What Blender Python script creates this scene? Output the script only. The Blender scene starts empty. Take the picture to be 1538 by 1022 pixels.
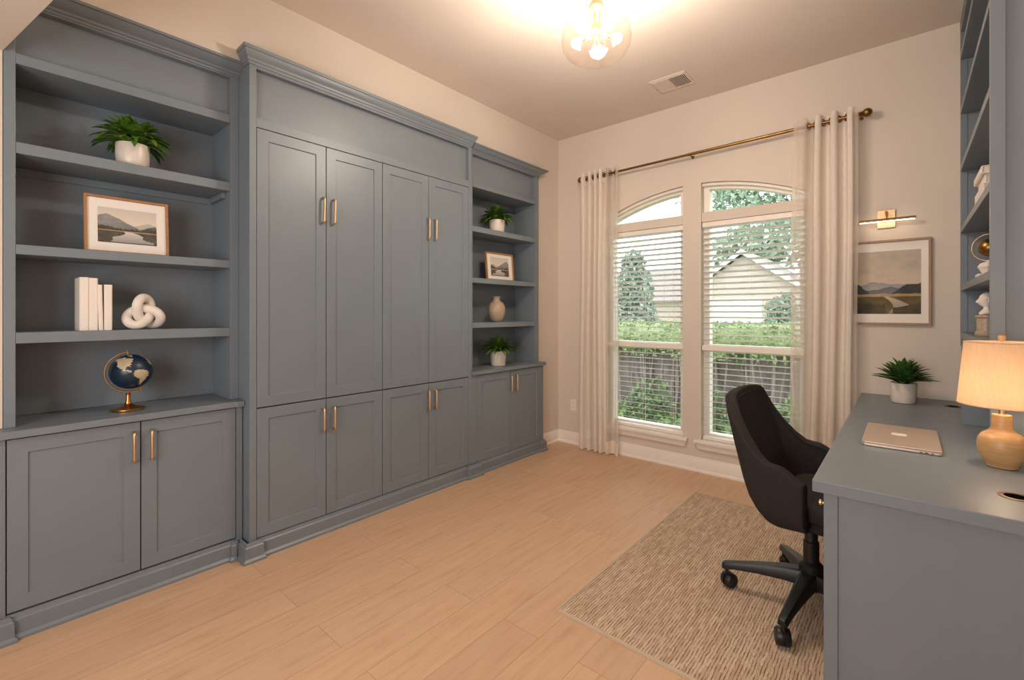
import bpy, bmesh, math, random
from mathutils import Vector, Matrix

S = bpy.context.scene
COL = S.collection
PI = math.pi
rnd = random.Random(7)

# ------------------------------------------------------------------ camera
F_PX, W_PX, H_PX, HORIZON = 689.0, 1538.0, 1022.0, 469.0
cam_d = bpy.data.cameras.new('camera')
cam = bpy.data.objects.new('camera', cam_d)
COL.objects.link(cam)
cam_d.sensor_fit = 'HORIZONTAL'
cam_d.sensor_width = 36.0
cam_d.lens = 36.0 * F_PX / W_PX
cam_d.shift_y = (HORIZON - H_PX / 2) / W_PX
cam_d.clip_start = 0.02
cam_d.clip_end = 300
cam.location = (0, 0, 1.30)
cam.rotation_euler = (PI / 2, 0, math.atan(594.0 / 689.0))
S.camera = cam

# ------------------------------------------------------------------ world, lights, exposure
S.view_settings.view_transform = 'Standard'
S.view_settings.look = 'None'
S.view_settings.gamma = 1.0
S.view_settings.use_curve_mapping = False
S.view_settings.exposure = 0.12
world = bpy.data.worlds.new('overcast_sky')
S.world = world
world.use_nodes = True
wn = world.node_tree
wn.nodes['Background'].inputs[0].default_value = (0.93, 0.97, 1.0, 1)
wn.nodes['Background'].inputs[1].default_value = 3.3
try:
    S.cycles.max_bounces = 10
    S.cycles.diffuse_bounces = 5
    S.cycles.transparent_max_bounces = 24
    S.cycles.sample_clamp_indirect = 6.0
    S.cycles.caustics_reflective = False
    S.cycles.caustics_refractive = False
except Exception:
    pass


def area_light(name, loc, aim, sx, sy, power, color):
    l = bpy.data.lights.new(name, 'AREA')
    l.shape = 'RECTANGLE'
    l.size, l.size_y = sx, sy
    l.energy = power
    l.color = color
    o = bpy.data.objects.new(name, l)
    COL.objects.link(o)
    o.location = loc
    o.rotation_euler = (Vector(aim) - Vector(loc)).to_track_quat('-Z', 'Y').to_euler()
    return o


area_light('fill_light', (-0.75, -1.25, 1.45), (-1.5, 2.2, 1.75), 1.5, 1.3, 46, (1.0, 0.97, 0.94))  # added fill behind the camera to brighten the room, no real lamp there
BULB = 505.0          # emission of each chandelier bulb
LAMP_BULB = 70.0
PICTURE_STRIP = 9.0

# ------------------------------------------------------------------ materials


def lin(c):
    return tuple(((x / 255) / 12.92 if x / 255 <= 0.04045 else ((x / 255 + 0.055) / 1.055) ** 2.4) for x in c)


def new_mat(name):
    m = bpy.data.materials.new(name)
    m.use_nodes = True
    nt = m.node_tree
    b = nt.nodes['Principled BSDF']
    return m, nt, b


def mix_rgb(nt, a, b, fac):
    n = nt.nodes.new('ShaderNodeMix')
    n.data_type = 'RGBA'
    for sock, v in ((n.inputs[0], fac), (n.inputs[6], a), (n.inputs[7], b)):
        if hasattr(v, 'is_output') or isinstance(v, bpy.types.NodeSocket):
            nt.links.new(v, sock)
        elif isinstance(v, (int, float)):
            sock.default_value = v
        else:
            sock.default_value = (*v, 1)
    return n.outputs[2]


def coords(nt, scale=(1, 1, 1), rot=(0, 0, 0), kind='Object'):
    tc = nt.nodes.new('ShaderNodeTexCoord')
    mp = nt.nodes.new('ShaderNodeMapping')
    mp.inputs['Scale'].default_value = scale
    mp.inputs['Rotation'].default_value = rot
    nt.links.new(tc.outputs[kind], mp.inputs[0])
    return mp.outputs[0]


def noise(nt, vec, scale, detail=4, rough=0.55):
    n = nt.nodes.new('ShaderNodeTexNoise')
    n.inputs['Scale'].default_value = scale
    n.inputs['Detail'].default_value = detail
    n.inputs['Roughness'].default_value = rough
    nt.links.new(vec, n.inputs['Vector'])
    return n.outputs['Fac']


def ramp(nt, fac, stops):
    r = nt.nodes.new('ShaderNodeValToRGB')
    els = r.color_ramp.elements
    while len(els) < len(stops):
        els.new(0.5)
    for e, (p, c) in zip(els, stops):
        e.position = p
        e.color = (*c, 1) if len(c) == 3 else c
    nt.links.new(fac, r.inputs[0])
    return r.outputs[0]


def bump(nt, b, h, strength, dist=0.01):
    n = nt.nodes.new('ShaderNodeBump')
    n.inputs['Strength'].default_value = strength
    n.inputs['Distance'].default_value = dist
    nt.links.new(h, n.inputs['Height'])
    nt.links.new(n.outputs[0], b.inputs['Normal'])


def plain(name, rgb, rough=0.5, metal=0.0, var=0.06, vscale=14, bmp=0.0, bscale=90, spec=None, stretch=(1, 1, 1)):
    m, nt, b = new_mat(name)
    c = lin(rgb)
    v = coords(nt, stretch)
    f = noise(nt, v, vscale)
    lo = tuple(x * (1 - var) for x in c)
    hi = tuple(min(1, x * (1 + var)) for x in c)
    nt.links.new(ramp(nt, f, [(0.3, lo), (0.7, hi)]), b.inputs['Base Color'])
    b.inputs['Roughness'].default_value = rough
    b.inputs['Metallic'].default_value = metal
    if spec is not None:
        b.inputs['Specular IOR Level'].default_value = spec
    if bmp:
        bump(nt, b, noise(nt, v, bscale, 3), bmp, 0.004)
    return m


def emitter(name, rgb, strength):
    m = bpy.data.materials.new(name)
    m.use_nodes = True
    nt = m.node_tree
    nt.nodes.clear()
    o = nt.nodes.new('ShaderNodeOutputMaterial')
    e = nt.nodes.new('ShaderNodeEmission')
    e.inputs[0].default_value = (*rgb, 1)
    e.inputs[1].default_value = strength
    nt.links.new(e.outputs[0], o.inputs[0])
    return m


def thin_glass(name, tint=(1, 1, 1), gloss=0.10, rough=0.0):
    m = bpy.data.materials.new(name)
    m.use_nodes = True
    nt = m.node_tree
    nt.nodes.clear()
    o = nt.nodes.new('ShaderNodeOutputMaterial')
    t = nt.nodes.new('ShaderNodeBsdfTransparent')
    t.inputs[0].default_value = (*tint, 1)
    g = nt.nodes.new('ShaderNodeBsdfGlossy')
    g.inputs['Roughness'].default_value = rough
    lw = nt.nodes.new('ShaderNodeLayerWeight')
    lw.inputs[0].default_value = 0.5
    pw = nt.nodes.new('ShaderNodeMath')
    pw.operation = 'POWER'
    pw.inputs[1].default_value = 4.0
    nt.links.new(lw.outputs['Facing'], pw.inputs[0])
    mm = nt.nodes.new('ShaderNodeMath')
    mm.operation = 'MULTIPLY_ADD'
    mm.inputs[1].default_value = gloss * 7
    mm.inputs[2].default_value = 0.02
    nt.links.new(pw.outputs[0], mm.inputs[0])
    mm.use_clamp = True
    mx = nt.nodes.new('ShaderNodeMixShader')
    nt.links.new(mm.outputs[0], mx.inputs[0])
    nt.links.new(t.outputs[0], mx.inputs[1])
    nt.links.new(g.outputs[0], mx.inputs[2])
    nt.links.new(mx.outputs[0], o.inputs[0])
    return m


def cloth(name, rgb, translucent=0.35, see=0.0, weave=900):
    m = bpy.data.materials.new(name)
    m.use_nodes = True
    nt = m.node_tree
    nt.nodes.clear()
    o = nt.nodes.new('ShaderNodeOutputMaterial')
    v = coords(nt)
    f = noise(nt, coords(nt, (1, 1, 0.15)), 160, 2)
    c = lin(rgb)
    col = ramp(nt, f, [(0.3, tuple(x * 0.95 for x in c)), (0.7, tuple(min(1, x * 1.04) for x in c))])
    d = nt.nodes.new('ShaderNodeBsdfDiffuse')
    t = nt.nodes.new('ShaderNodeBsdfTranslucent')
    nt.links.new(col, d.inputs[0])
    nt.links.new(col, t.inputs[0])
    mx = nt.nodes.new('ShaderNodeMixShader')
    mx.inputs[0].default_value = translucent
    nt.links.new(d.outputs[0], mx.inputs[1])
    nt.links.new(t.outputs[0], mx.inputs[2])
    out = mx.outputs[0]
    if see > 0:
        tr = nt.nodes.new('ShaderNodeBsdfTransparent')
        m2 = nt.nodes.new('ShaderNodeMixShader')
        m2.inputs[0].default_value = see
        nt.links.new(out, m2.inputs[1])
        nt.links.new(tr.outputs[0], m2.inputs[2])
        out = m2.outputs[0]
    nt.links.new(out, o.inputs[0])
    return m


def vcol_mat(name, rough=0.6):
    m, nt, b = new_mat(name)
    a = nt.nodes.new('ShaderNodeVertexColor')
    a.layer_name = 'art'
    nt.links.new(a.outputs[0], b.inputs['Base Color'])
    b.inputs['Roughness'].default_value = rough
    b.inputs['Specular IOR Level'].default_value = 0.25
    return m


def wood_floor():
    m, nt, b = new_mat('oak_planks')
    tc = nt.nodes.new('ShaderNodeTexCoord')
    sep = nt.nodes.new('ShaderNodeSeparateXYZ')
    nt.links.new(tc.outputs['Object'], sep.inputs[0])
    com = nt.nodes.new('ShaderNodeCombineXYZ')
    nt.links.new(sep.outputs[1], com.inputs[0])
    nt.links.new(sep.outputs[0], com.inputs[1])
    br = nt.nodes.new('ShaderNodeTexBrick')
    br.inputs['Scale'].default_value = 1.0
    br.inputs['Brick Width'].default_value = 1.45
    br.inputs['Row Height'].default_value = 0.185
    br.inputs['Mortar Size'].default_value = 0.0008
    br.inputs['Mortar Smooth'].default_value = 0.1
    br.offset = 0.37
    br.inputs['Color1'].default_value = (0, 0, 0, 1)
    br.inputs['Color2'].default_value = (1, 1, 1, 1)
    br.inputs['Mortar'].default_value = (0.5, 0.5, 0.5, 1)
    nt.links.new(com.outputs[0], br.inputs['Vector'])
    # grain: shifted per plank
    add = nt.nodes.new('ShaderNodeVectorMath')
    add.operation = 'MULTIPLY_ADD'
    nt.links.new(br.outputs['Color'], add.inputs[0])
    add.inputs[1].default_value = (7.0, 3.0, 0)
    nt.links.new(com.outputs[0], add.inputs[2])
    mp = nt.nodes.new('ShaderNodeMapping')
    mp.inputs['Scale'].default_value = (1.3, 11, 1)
    nt.links.new(add.outputs[0], mp.inputs[0])
    g1 = noise(nt, mp.outputs[0], 2.6, 8, 0.62)
    mp2 = nt.nodes.new('ShaderNodeMapping')
    mp2.inputs['Scale'].default_value = (3, 90, 1)
    nt.links.new(add.outputs[0], mp2.inputs[0])
    g2 = noise(nt, mp2.outputs[0], 2.0, 4, 0.6)
    c1 = ramp(nt, g1, [(0.22, lin((188, 149, 117))), (0.45, lin((209, 173, 141))), (0.75, lin((217, 183, 152)))])
    c2 = mix_rgb(nt, c1, lin((176, 138, 108)), ramp(nt, g2, [(0.45, (0, 0, 0)), (0.8, (0.3, 0.3, 0.3))]))
    tone = ramp(nt, br.outputs['Color'], [(0, (0.95, 0.94, 0.93)), (1, (1.03, 1.03, 1.02))])
    mul = nt.nodes.new('ShaderNodeMix')
    mul.data_type = 'RGBA'
    mul.blend_type = 'MULTIPLY'
    mul.inputs[0].default_value = 1
    nt.links.new(c2, mul.inputs[6])
    nt.links.new(tone, mul.inputs[7])
    c3 = mix_rgb(nt, mul.outputs[2], lin((150, 114, 86)), br.outputs['Fac'])
    nt.links.new(c3, b.inputs['Base Color'])
    b.inputs['Roughness'].default_value = 0.42
    b.inputs['Specular IOR Level'].default_value = 0.4
    inv = nt.nodes.new('ShaderNodeMath')
    inv.operation = 'SUBTRACT'
    inv.inputs[0].default_value = 1
    nt.links.new(br.outputs['Fac'], inv.inputs[1])
    bump(nt, b, inv.outputs[0], 0.35, 0.002)
    return m


def rug_mat():
    m, nt, b = new_mat('woven_jute')
    tc = nt.nodes.new('ShaderNodeTexCoord')
    sep = nt.nodes.new('ShaderNodeSeparateXYZ')
    nt.links.new(tc.outputs['Object'], sep.inputs[0])
    com = nt.nodes.new('ShaderNodeCombineXYZ')
    nt.links.new(sep.outputs[1], com.inputs[0])
    nt.links.new(sep.outputs[0], com.inputs[1])
    # the yarns wander a little
    nz = nt.nodes.new('ShaderNodeTexNoise')
    nz.inputs['Scale'].default_value = 22
    nz.inputs['Detail'].default_value = 2
    nt.links.new(com.outputs[0], nz.inputs['Vector'])
    ma = nt.nodes.new('ShaderNodeVectorMath')
    ma.operation = 'MULTIPLY_ADD'
    nt.links.new(nz.outputs['Color'], ma.inputs[0])
    ma.inputs[1].default_value = (0.02, 0.011, 0)
    nt.links.new(com.outputs[0], ma.inputs[2])
    br = nt.nodes.new('ShaderNodeTexBrick')
    br.inputs['Scale'].default_value = 1.0
    br.inputs['Brick Width'].default_value = 0.09
    br.inputs['Row Height'].default_value = 0.0115
    br.inputs['Mortar Size'].default_value = 0.0
    br.offset = 0.43
    br.inputs['Color1'].default_value = (0, 0, 0, 1)
    br.inputs['Color2'].default_value = (1, 1, 1, 1)
    nt.links.new(ma.outputs[0], br.inputs['Vector'])
    sp = nt.nodes.new('ShaderNodeSeparateXYZ')
    nt.links.new(ma.outputs[0], sp.inputs[0])
    sn = nt.nodes.new('ShaderNodeMath')
    sn.operation = 'MULTIPLY'
    sn.inputs[1].default_value = 2 * PI / 0.0115
    nt.links.new(sp.outputs[1], sn.inputs[0])
    si = nt.nodes.new('ShaderNodeMath')
    si.operation = 'COSINE'
    nt.links.new(sn.outputs[0], si.inputs[0])
    groove = ramp(nt, si.outputs[0], [(0.35, (0, 0, 0)), (0.9, (1, 1, 1))])
    f2 = noise(nt, coords(nt, (260, 70, 1)), 1.0, 3)
    f3 = noise(nt, coords(nt, (60, 22, 1)), 1.0, 3)
    f4 = noise(nt, coords(nt, (4, 3, 1)), 1.4, 3)
    c = ramp(nt, br.outputs['Color'], [(0.0, lin((192, 165, 140))), (0.5, lin((208, 184, 159))), (1.0, lin((220, 200, 177)))])
    c = mix_rgb(nt, c, lin((164, 134, 110)), ramp(nt, f2, [(0.45, (0, 0, 0)), (0.75, (0.65, 0.65, 0.65))]))
    c = mix_rgb(nt, c, lin((186, 162, 138)), ramp(nt, f4, [(0.35, (0, 0, 0)), (0.75, (0.4, 0.4, 0.4))]))
    dark = nt.nodes.new('ShaderNodeMath')
    dark.operation = 'MULTIPLY'
    nt.links.new(groove, dark.inputs[0])
    nt.links.new(ramp(nt, f3, [(0.38, (0.1, 0.1, 0.1)), (0.6, (0.9, 0.9, 0.9))]), dark.inputs[1])
    c = mix_rgb(nt, c, lin((112, 82, 62)), dark.outputs[0])
    nt.links.new(c, b.inputs['Base Color'])
    b.inputs['Roughness'].default_value = 0.95
    b.inputs['Specular IOR Level'].default_value = 0.1
    inv = nt.nodes.new('ShaderNodeMath')
    inv.operation = 'SUBTRACT'
    inv.inputs[0].default_value = 1
    nt.links.new(dark.outputs[0], inv.inputs[1])
    bump(nt, b, inv.outputs[0], 0.6, 0.004)
    return m


def leaf_mat(name, dark, light, rough=0.45):
    m, nt, b = new_mat(name)
    oi = noise(nt, coords(nt), 38, 2)
    nt.links.new(ramp(nt, oi, [(0.32, lin(dark)), (0.68, lin(light))]), b.inputs['Base Color'])
    b.inputs['Roughness'].default_value = rough
    return m


def brick_mat():
    m, nt, b = new_mat('house_brick')
    v = coords(nt, (1, 1, 1), (PI / 2, 0, 0))
    br = nt.nodes.new('ShaderNodeTexBrick')
    br.inputs['Scale'].default_value = 4.0
    br.inputs['Color1'].default_value = (*lin((206, 186, 178)), 1)
    br.inputs['Color2'].default_value = (*lin((194, 170, 162)), 1)
    br.inputs['Mortar'].default_value = (*lin((205, 195, 188)), 1)
    nt.links.new(v, br.inputs['Vector'])
    nt.links.new(br.outputs[0], b.inputs['Base Color'])
    b.inputs['Roughness'].default_value = 0.9
    return m


M = {}
M['cabinet'] = plain('blue_grey_cabinet_paint', (118, 127, 135), 0.38, var=0.03, vscale=5, bmp=0.05, bscale=160)
M['cavity'] = plain('dark_cabinet_gap', (28, 28, 30), 0.8)
M['wall'] = plain('warm_beige_wall_paint', (216, 204, 192), 0.85, var=0.015, vscale=3, bmp=0.08, bscale=120, spec=0.2)
M['ceiling'] = plain('ceiling_paint', (226, 213, 202), 0.9, var=0.015, vscale=3, bmp=0.12, bscale=110, spec=0.15)
M['trim'] = plain('white_trim_paint', (238, 230, 221), 0.45, var=0.02)
M['floor'] = wood_floor()
M['rug'] = rug_mat()
M['rug_edge'] = plain('rug_binding', (196, 178, 156), 0.95, var=0.1, vscale=200)
M['brass'] = plain('brushed_brass', (226, 190, 148), 0.36, 1.0, var=0.06, vscale=60)
M['antique'] = plain('antique_brass', (140, 106, 64), 0.32, 1.0, var=0.1, vscale=40)
M['gold'] = plain('aged_gold', (208, 152, 88), 0.3, 1.0, var=0.1, vscale=30)
M['ceramic'] = plain('cream_ceramic', (228, 214, 202), 0.3, var=0.04, vscale=10)
M['stoneware'] = plain('matte_stoneware', (222, 210, 197), 0.7, var=0.07, vscale=40, bmp=0.15, bscale=120)
M['vase'] = plain('speckled_taupe_glaze', (178, 156, 134), 0.35, var=0.16, vscale=120)
M['soil'] = plain('potting_soil', (52, 38, 28), 0.95, var=0.4, vscale=120, bmp=0.8)
M['leaf'] = leaf_mat('broad_green_leaf', (44, 80, 22), (104, 144, 48))
M['leaf_dark'] = leaf_mat('spiky_green_leaf', (36, 70, 28), (88, 126, 54))
M['stone'] = plain('off_white_plaster', (232, 222, 212), 0.6, var=0.04, vscale=20, bmp=0.08)
M['paper'] = plain('book_pages', (226, 214, 198), 0.9, var=0.06, vscale=300, stretch=(1, 20, 1))
M['book'] = plain('linen_book_cover', (234, 224, 214), 0.8, var=0.04, vscale=160, bmp=0.1, bscale=400)
M['oakframe'] = plain('oak_picture_frame', (166, 118, 72), 0.5, var=0.14, vscale=20, stretch=(1, 1, 8))
M['greyoak'] = plain('weathered_oak_frame', (160, 130, 104), 0.55, var=0.14, vscale=20, stretch=(8, 1, 1))
M['mat_board'] = plain('white_mat_board', (238, 230, 222), 0.9, var=0.01)
M['art'] = vcol_mat('landscape_print')
M['ocean'] = plain('navy_globe_ocean', (22, 42, 62), 0.35, var=0.18, vscale=26)
M['land'] = plain('antique_globe_land', (186, 170, 140), 0.4, var=0.14, vscale=40)
M['fabric'] = plain('charcoal_chair_fabric', (46, 42, 41), 0.9, var=0.14, vscale=240, bmp=0.25, bscale=700, spec=0.25)
M['black'] = plain('black_plastic', (22, 21, 22), 0.42, var=0.06)
M['curtain'] = cloth('linen_curtain', (246, 236, 225), 0.30, 0.03)
M['sheer'] = cloth('sheer_linen', (240, 229, 218), 0.45, 0.5)
M['blind'] = cloth('white_blind_slat', (236, 234, 230), 0.12)
M['glass'] = thin_glass('window_glass', (0.97, 0.99, 0.98), 0.07)
M['bowl'] = thin_glass('clear_lamp_glass', (1.0, 0.965, 0.93), 0.08)
M['bulb'] = emitter('warm_bulb', (1.0, 0.89, 0.76), BULB)
M['lampbulb'] = emitter('table_lamp_bulb', (1.0, 0.8, 0.58), LAMP_BULB)
M['strip'] = emitter('picture_light_strip', (1.0, 0.76, 0.5), PICTURE_STRIP)
M['shade'] = cloth('linen_lampshade', (238, 218, 192), 0.55)
M['lampwood'] = plain('pale_wood_grain_ceramic', (190, 150, 102), 0.4, var=0.12, vscale=16, stretch=(1, 1, 9))
M['alu'] = plain('champagne_aluminium', (212, 194, 178), 0.45, 0.65, var=0.02)
M['alu_logo'] = plain('pale_mirror_emblem', (246, 238, 230), 0.5, 0.0, var=0.01)
M['dark'] = plain('dark_hole', (12, 11, 10), 1.0, spec=0.0)
M['bronze'] = plain('grommet_bronze', (96, 74, 56), 0.4, 0.8)
M['vent'] = plain('white_vent_metal', (222, 208, 196), 0.5, var=0.02)
M['amber'] = thin_glass('amber_glass', (0.85, 0.62, 0.36), 0.3)
M['brick'] = brick_mat()
M['roof'] = plain('grey_roof_shingle', (150, 140, 136), 0.9, var=0.12, vscale=6)
M['white_ext'] = plain('white_house_trim', (240, 240, 240), 0.6, var=0.02)
M['grass'] = plain('front_lawn_grass', (112, 138, 78), 0.95, var=0.2, vscale=3)
M['drive'] = plain('concrete_street', (190, 188, 184), 0.9, var=0.06)
M['hedge'] = leaf_mat('hedge_leaf', (104, 124, 82), (170, 186, 134), 0.8)
M['twig'] = plain('brown_twig', (142, 128, 130), 0.9, var=0.3, vscale=9)
M['bark'] = plain('tree_bark', (104, 92, 82), 0.95, var=0.25, vscale=12)
M['treeleaf'] = leaf_mat('tree_leaf', (122, 144, 124), (178, 194, 172), 0.8)
M['conifer'] = leaf_mat('conifer_leaf', (122, 140, 126), (164, 176, 162), 0.8)
M['shrub'] = leaf_mat('shrub_leaf', (72, 92, 60), (128, 148, 104), 0.7)

# ------------------------------------------------------------------ mesh builder


class MB:
    def __init__(self):
        self.bm = bmesh.new()

    def box(self, x0, y0, z0, x1, y1, z1):
        x0, x1 = min(x0, x1), max(x0, x1)
        y0, y1 = min(y0, y1), max(y0, y1)
        z0, z1 = min(z0, z1), max(z0, z1)
        bm = self.bm
        v = [bm.verts.new(p) for p in ((x0, y0, z0), (x1, y0, z0), (x1, y1, z0), (x0, y1, z0), (x0, y0, z1), (x1, y0, z1), (x1, y1, z1), (x0, y1, z1))]
        for f in ((0, 3, 2, 1), (4, 5, 6, 7), (0, 1, 5, 4), (1, 2, 6, 5), (2, 3, 7, 6), (3, 0, 4, 7)):
            bm.faces.new([v[i] for i in f])
        return self

    def prism(self, pts, d):
        """polygon of 3-D points pushed along the vector d"""
        bm = self.bm
        a = [bm.verts.new(p) for p in pts]
        b = [bm.verts.new(Vector(p) + Vector(d)) for p in pts]
        bm.faces.new(a[::-1])
        bm.faces.new(b)
        n = len(a)
        for i in range(n):
            j = (i + 1) % n
            bm.faces.new((a[i], a[j], b[j], b[i]))
        return self

    def rings(self, rings, closed=True, cap=True):
        """loft through rings of points"""
        bm = self.bm
        R = [[bm.verts.new(p) for p in r] for r in rings]
        n = len(R[0])
        for a, b in zip(R, R[1:]):
            for i in range(n if closed else n - 1):
                j = (i + 1) % n
                bm.faces.new((a[i], a[j], b[j], b[i]))
        if cap and closed:
            bm.faces.new(R[0][::-1])
            bm.faces.new(R[-1])
        return self

    def lathe(self, prof, c=(0, 0, 0), n=32, cap=True):
        rr = []
        for r, z in prof:
            r = max(r, 0.0004)
            rr.append([(c[0] + r * math.cos(2 * PI * k / n), c[1] + r * math.sin(2 * PI * k / n), c[2] + z) for k in range(n)])
        return self.rings(rr, True, cap)

    def tube(self, pts, r, n=10, closed=False, cap=True):
        pts = [Vector(p) for p in pts]
        m = len(pts)
        rad = r if isinstance(r, (list, tuple)) else [r] * m
        prev = None
        rr = []
        for i, p in enumerate(pts):
            if closed:
                t = (pts[(i + 1) % m] - pts[i - 1]).normalized()
            else:
                t = (pts[min(i + 1, m - 1)] - pts[max(i - 1, 0)]).normalized()
            if prev is None:
                u = t.orthogonal().normalized()
            else:
                u = (prev - t * prev.dot(t)).normalized()
            prev = u
            w = t.cross(u)
            rr.append([tuple(p + (u * math.cos(2 * PI * k / n) + w * math.sin(2 * PI * k / n)) * rad[i]) for k in range(n)])
        if closed:
            # match the twist at the seam
            t = (pts[1] - pts[-1]).normalized()
            u = (prev - t * prev.dot(t)).normalized()
            u0 = (Vector(rr[0][0]) - pts[0]).normalized()
            w0 = t.cross(u0)
            ang = math.atan2(u.dot(w0), u.dot(u0))
            out = []
            for i, p in enumerate(pts):
                a = -ang * i / m
                c, s = math.cos(a), math.sin(a)
                tt = (pts[(i + 1) % m] - pts[i - 1]).normalized()
                uu = (Vector(rr[i][0]) - p).normalized()
                ww = tt.cross(uu)
                u2 = uu * c + ww * s
                w2 = tt.cross(u2)
                out.append([tuple(p + (u2 * math.cos(2 * PI * k / n) + w2 * math.sin(2 * PI * k / n)) * rad[i]) for k in range(n)])
            bm = self.bm
            R = [[bm.verts.new(q) for q in r_] for r_ in out]
            for i in range(m):
                a, b = R[i], R[(i + 1) % m]
                for k in range(n):
                    j = (k + 1) % n
                    bm.faces.new((a[k], a[j], b[j], b[k]))
            return self
        return self.rings(rr, True, cap)

    def sphere(self, c, r, n=20, m=12, sq=(1, 1, 1)):
        bm = self.bm
        top = bm.verts.new((c[0], c[1], c[2] + r * sq[2]))
        bot = bm.verts.new((c[0], c[1], c[2] - r * sq[2]))
        R = []
        for i in range(1, m):
            a = PI * i / m
            R.append([bm.verts.new((c[0] + r * sq[0] * math.sin(a) * math.cos(2 * PI * k / n), c[1] + r * sq[1] * math.sin(a) * math.sin(2 * PI * k / n), c[2] + r * sq[2] * math.cos(a))) for k in range(n)])
        for k in range(n):
            j = (k + 1) % n
            bm.faces.new((top, R[0][k], R[0][j]))
            bm.faces.new((bot, R[-1][j], R[-1][k]))
        for a, b in zip(R, R[1:]):
            for k in range(n):
                j = (k + 1) % n
                bm.faces.new((a[k], b[k], b[j], a[j]))
        return self

    def sweep(self, path, prof):
        """profile (outward, z) along an XY polyline with mitred corners; outward = right of travel"""
        P = [Vector((p[0], p[1])) for p in path]
        rr = []
        for i, p in enumerate(P):
            d0 = (P[i] - P[i - 1]).normalized() if i > 0 else None
            d1 = (P[i + 1] - P[i]).normalized() if i < len(P) - 1 else None
            d0 = d0 or d1
            d1 = d1 or d0
            n0 = Vector((d0.y, -d0.x))
            n1 = Vector((d1.y, -d1.x))
            mi = (n0 + n1)
            mi = mi / max(0.2, mi.dot(n0)) if mi.length > 1e-6 else n0
            rr.append([(p.x + mi.x * d, p.y + mi.y * d, z) for d, z in prof])
        return self.rings(rr, True, True)

    def door(self, y0, y1, z0, z1, x, t=0.02, rail=0.055, rec=0.007, face=1):
        """a shaker door whose front is the plane X = x (face = +1 looks to +X)"""
        bm = self.bm

        def ring(a, xx):
            return [bm.verts.new(p) for p in ((xx, y0 + a, z0 + a), (xx, y1 - a, z0 + a), (xx, y1 - a, z1 - a), (xx, y0 + a, z1 - a))]
        back = ring(0, x - t * face)
        f0 = ring(0, x)
        f1 = ring(rail, x)
        f2 = ring(rail + 0.002, x - rec * face)
        for a, b in ((back, f0), (f0, f1), (f1, f2)):
            for i in range(4):
                j = (i + 1) % 4
                bm.faces.new((a[i], a[j], b[j], b[i]))
        bm.faces.new(f2)
        bm.faces.new(back[::-1])
        return self

    def strip_leaf(self, base, az, el, length, width, droop, seg=6, fold=0.25, curl=0.0):
        """one curved, pointed, slightly folded leaf"""
        bm = self.bm
        p = Vector(base)
        d_h = Vector((math.cos(az), math.sin(az), 0))
        side = Vector((-math.sin(az), math.cos(az), 0))
        rows = []
        e = el
        st = length / seg
        for i in range(seg + 1):
            f = i / seg
            w = width * (math.sin(PI * min(1, (f * 0.86 + 0.14))) ** 0.8) * 0.5
            up = Vector((0, 0, 1)) * math.cos(e) - d_h * math.sin(e)
            sd = side + d_h * curl * f
            if i == seg:
                rows.append([bm.verts.new(p)])
            else:
                rows.append([bm.verts.new(p + sd * w + up * w * fold), bm.verts.new(p), bm.verts.new(p - sd * w + up * w * fold)])
            p = p + (d_h * math.cos(e) + Vector((0, 0, 1)) * math.sin(e)) * st
            e -= droop / seg
        for a, b in zip(rows, rows[1:]):
            if len(b) == 3:
                bm.faces.new((a[0], a[1], b[1], b[0]))
                bm.faces.new((a[1], a[2], b[2], b[1]))
            else:
                bm.faces.new((a[0], a[1], b[0]))
                bm.faces.new((a[1], a[2], b[0]))
        return self

    def leaf_quad(self, c, size, r=rnd):
        bm = self.bm
        n = Vector((r.gauss(0, 1), r.gauss(0, 1), r.gauss(0, 1))).normalized()
        u = n.orthogonal().normalized()
        w = n.cross(u)
        a = r.random() * 2 * PI
        u, w = u * math.cos(a) + w * math.sin(a), w * math.cos(a) - u * math.sin(a)
        c = Vector(c)
        bm.faces.new([bm.verts.new(c + u * size), bm.verts.new(c + w * size * 0.45), bm.verts.new(c - u * size), bm.verts.new(c - w * size * 0.45)])

    def build(self, name, mat, parent=None, smooth=None, bevel=0, seg=2, sub=0, solid=0, world=True, recalc=True):
        bm = self.bm
        if recalc:
            bmesh.ops.recalc_face_normals(bm, faces=bm.faces[:])
        if parent is not None and world:
            off = -Vector(parent.matrix_basis.translation)
            if parent.parent:
                off -= Vector(parent.parent.matrix_basis.translation)
            bmesh.ops.translate(bm, verts=bm.verts[:], vec=off)
        me = bpy.data.meshes.new(name)
        bm.to_mesh(me)
        bm.free()
        for m in (mat if isinstance(mat, (list, tuple)) else [mat]):
            me.materials.append(m)
        if smooth is not None:
            for p in me.polygons:
                p.use_smooth = True
            try:
                me.set_sharp_from_angle(angle=math.radians(smooth))
            except Exception:
                pass
        o = bpy.data.objects.new(name, me)
        COL.objects.link(o)
        if parent is not None:
            o.parent = parent
        if solid:
            m = o.modifiers.new('thickness', 'SOLIDIFY')
            m.thickness = solid
            m.offset = 0
        if bevel:
            m = o.modifiers.new('bevel', 'BEVEL')
            m.width = bevel
            m.segments = seg
            m.limit_method = 'ANGLE'
            m.angle_limit = math.radians(40)
        if sub:
            m = o.modifiers.new('smooth', 'SUBSURF')
            m.levels = m.render_levels = sub
        return o


def tag(o, label, cat, group=None):
    o['label'] = label
    o['category'] = cat
    if group:
        o['group'] = group
    return o


def thing(name, label, cat, loc=(0, 0, 0), rz=0, group=None):
    o = bpy.data.objects.new(name, None)
    COL.objects.link(o)
    o.empty_display_size = 0.1
    o.location = loc
    o.rotation_euler = (0, 0, rz)
    return tag(o, label, cat, group)


def struct(o):
    o['kind'] = 'structure'
    return o


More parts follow.
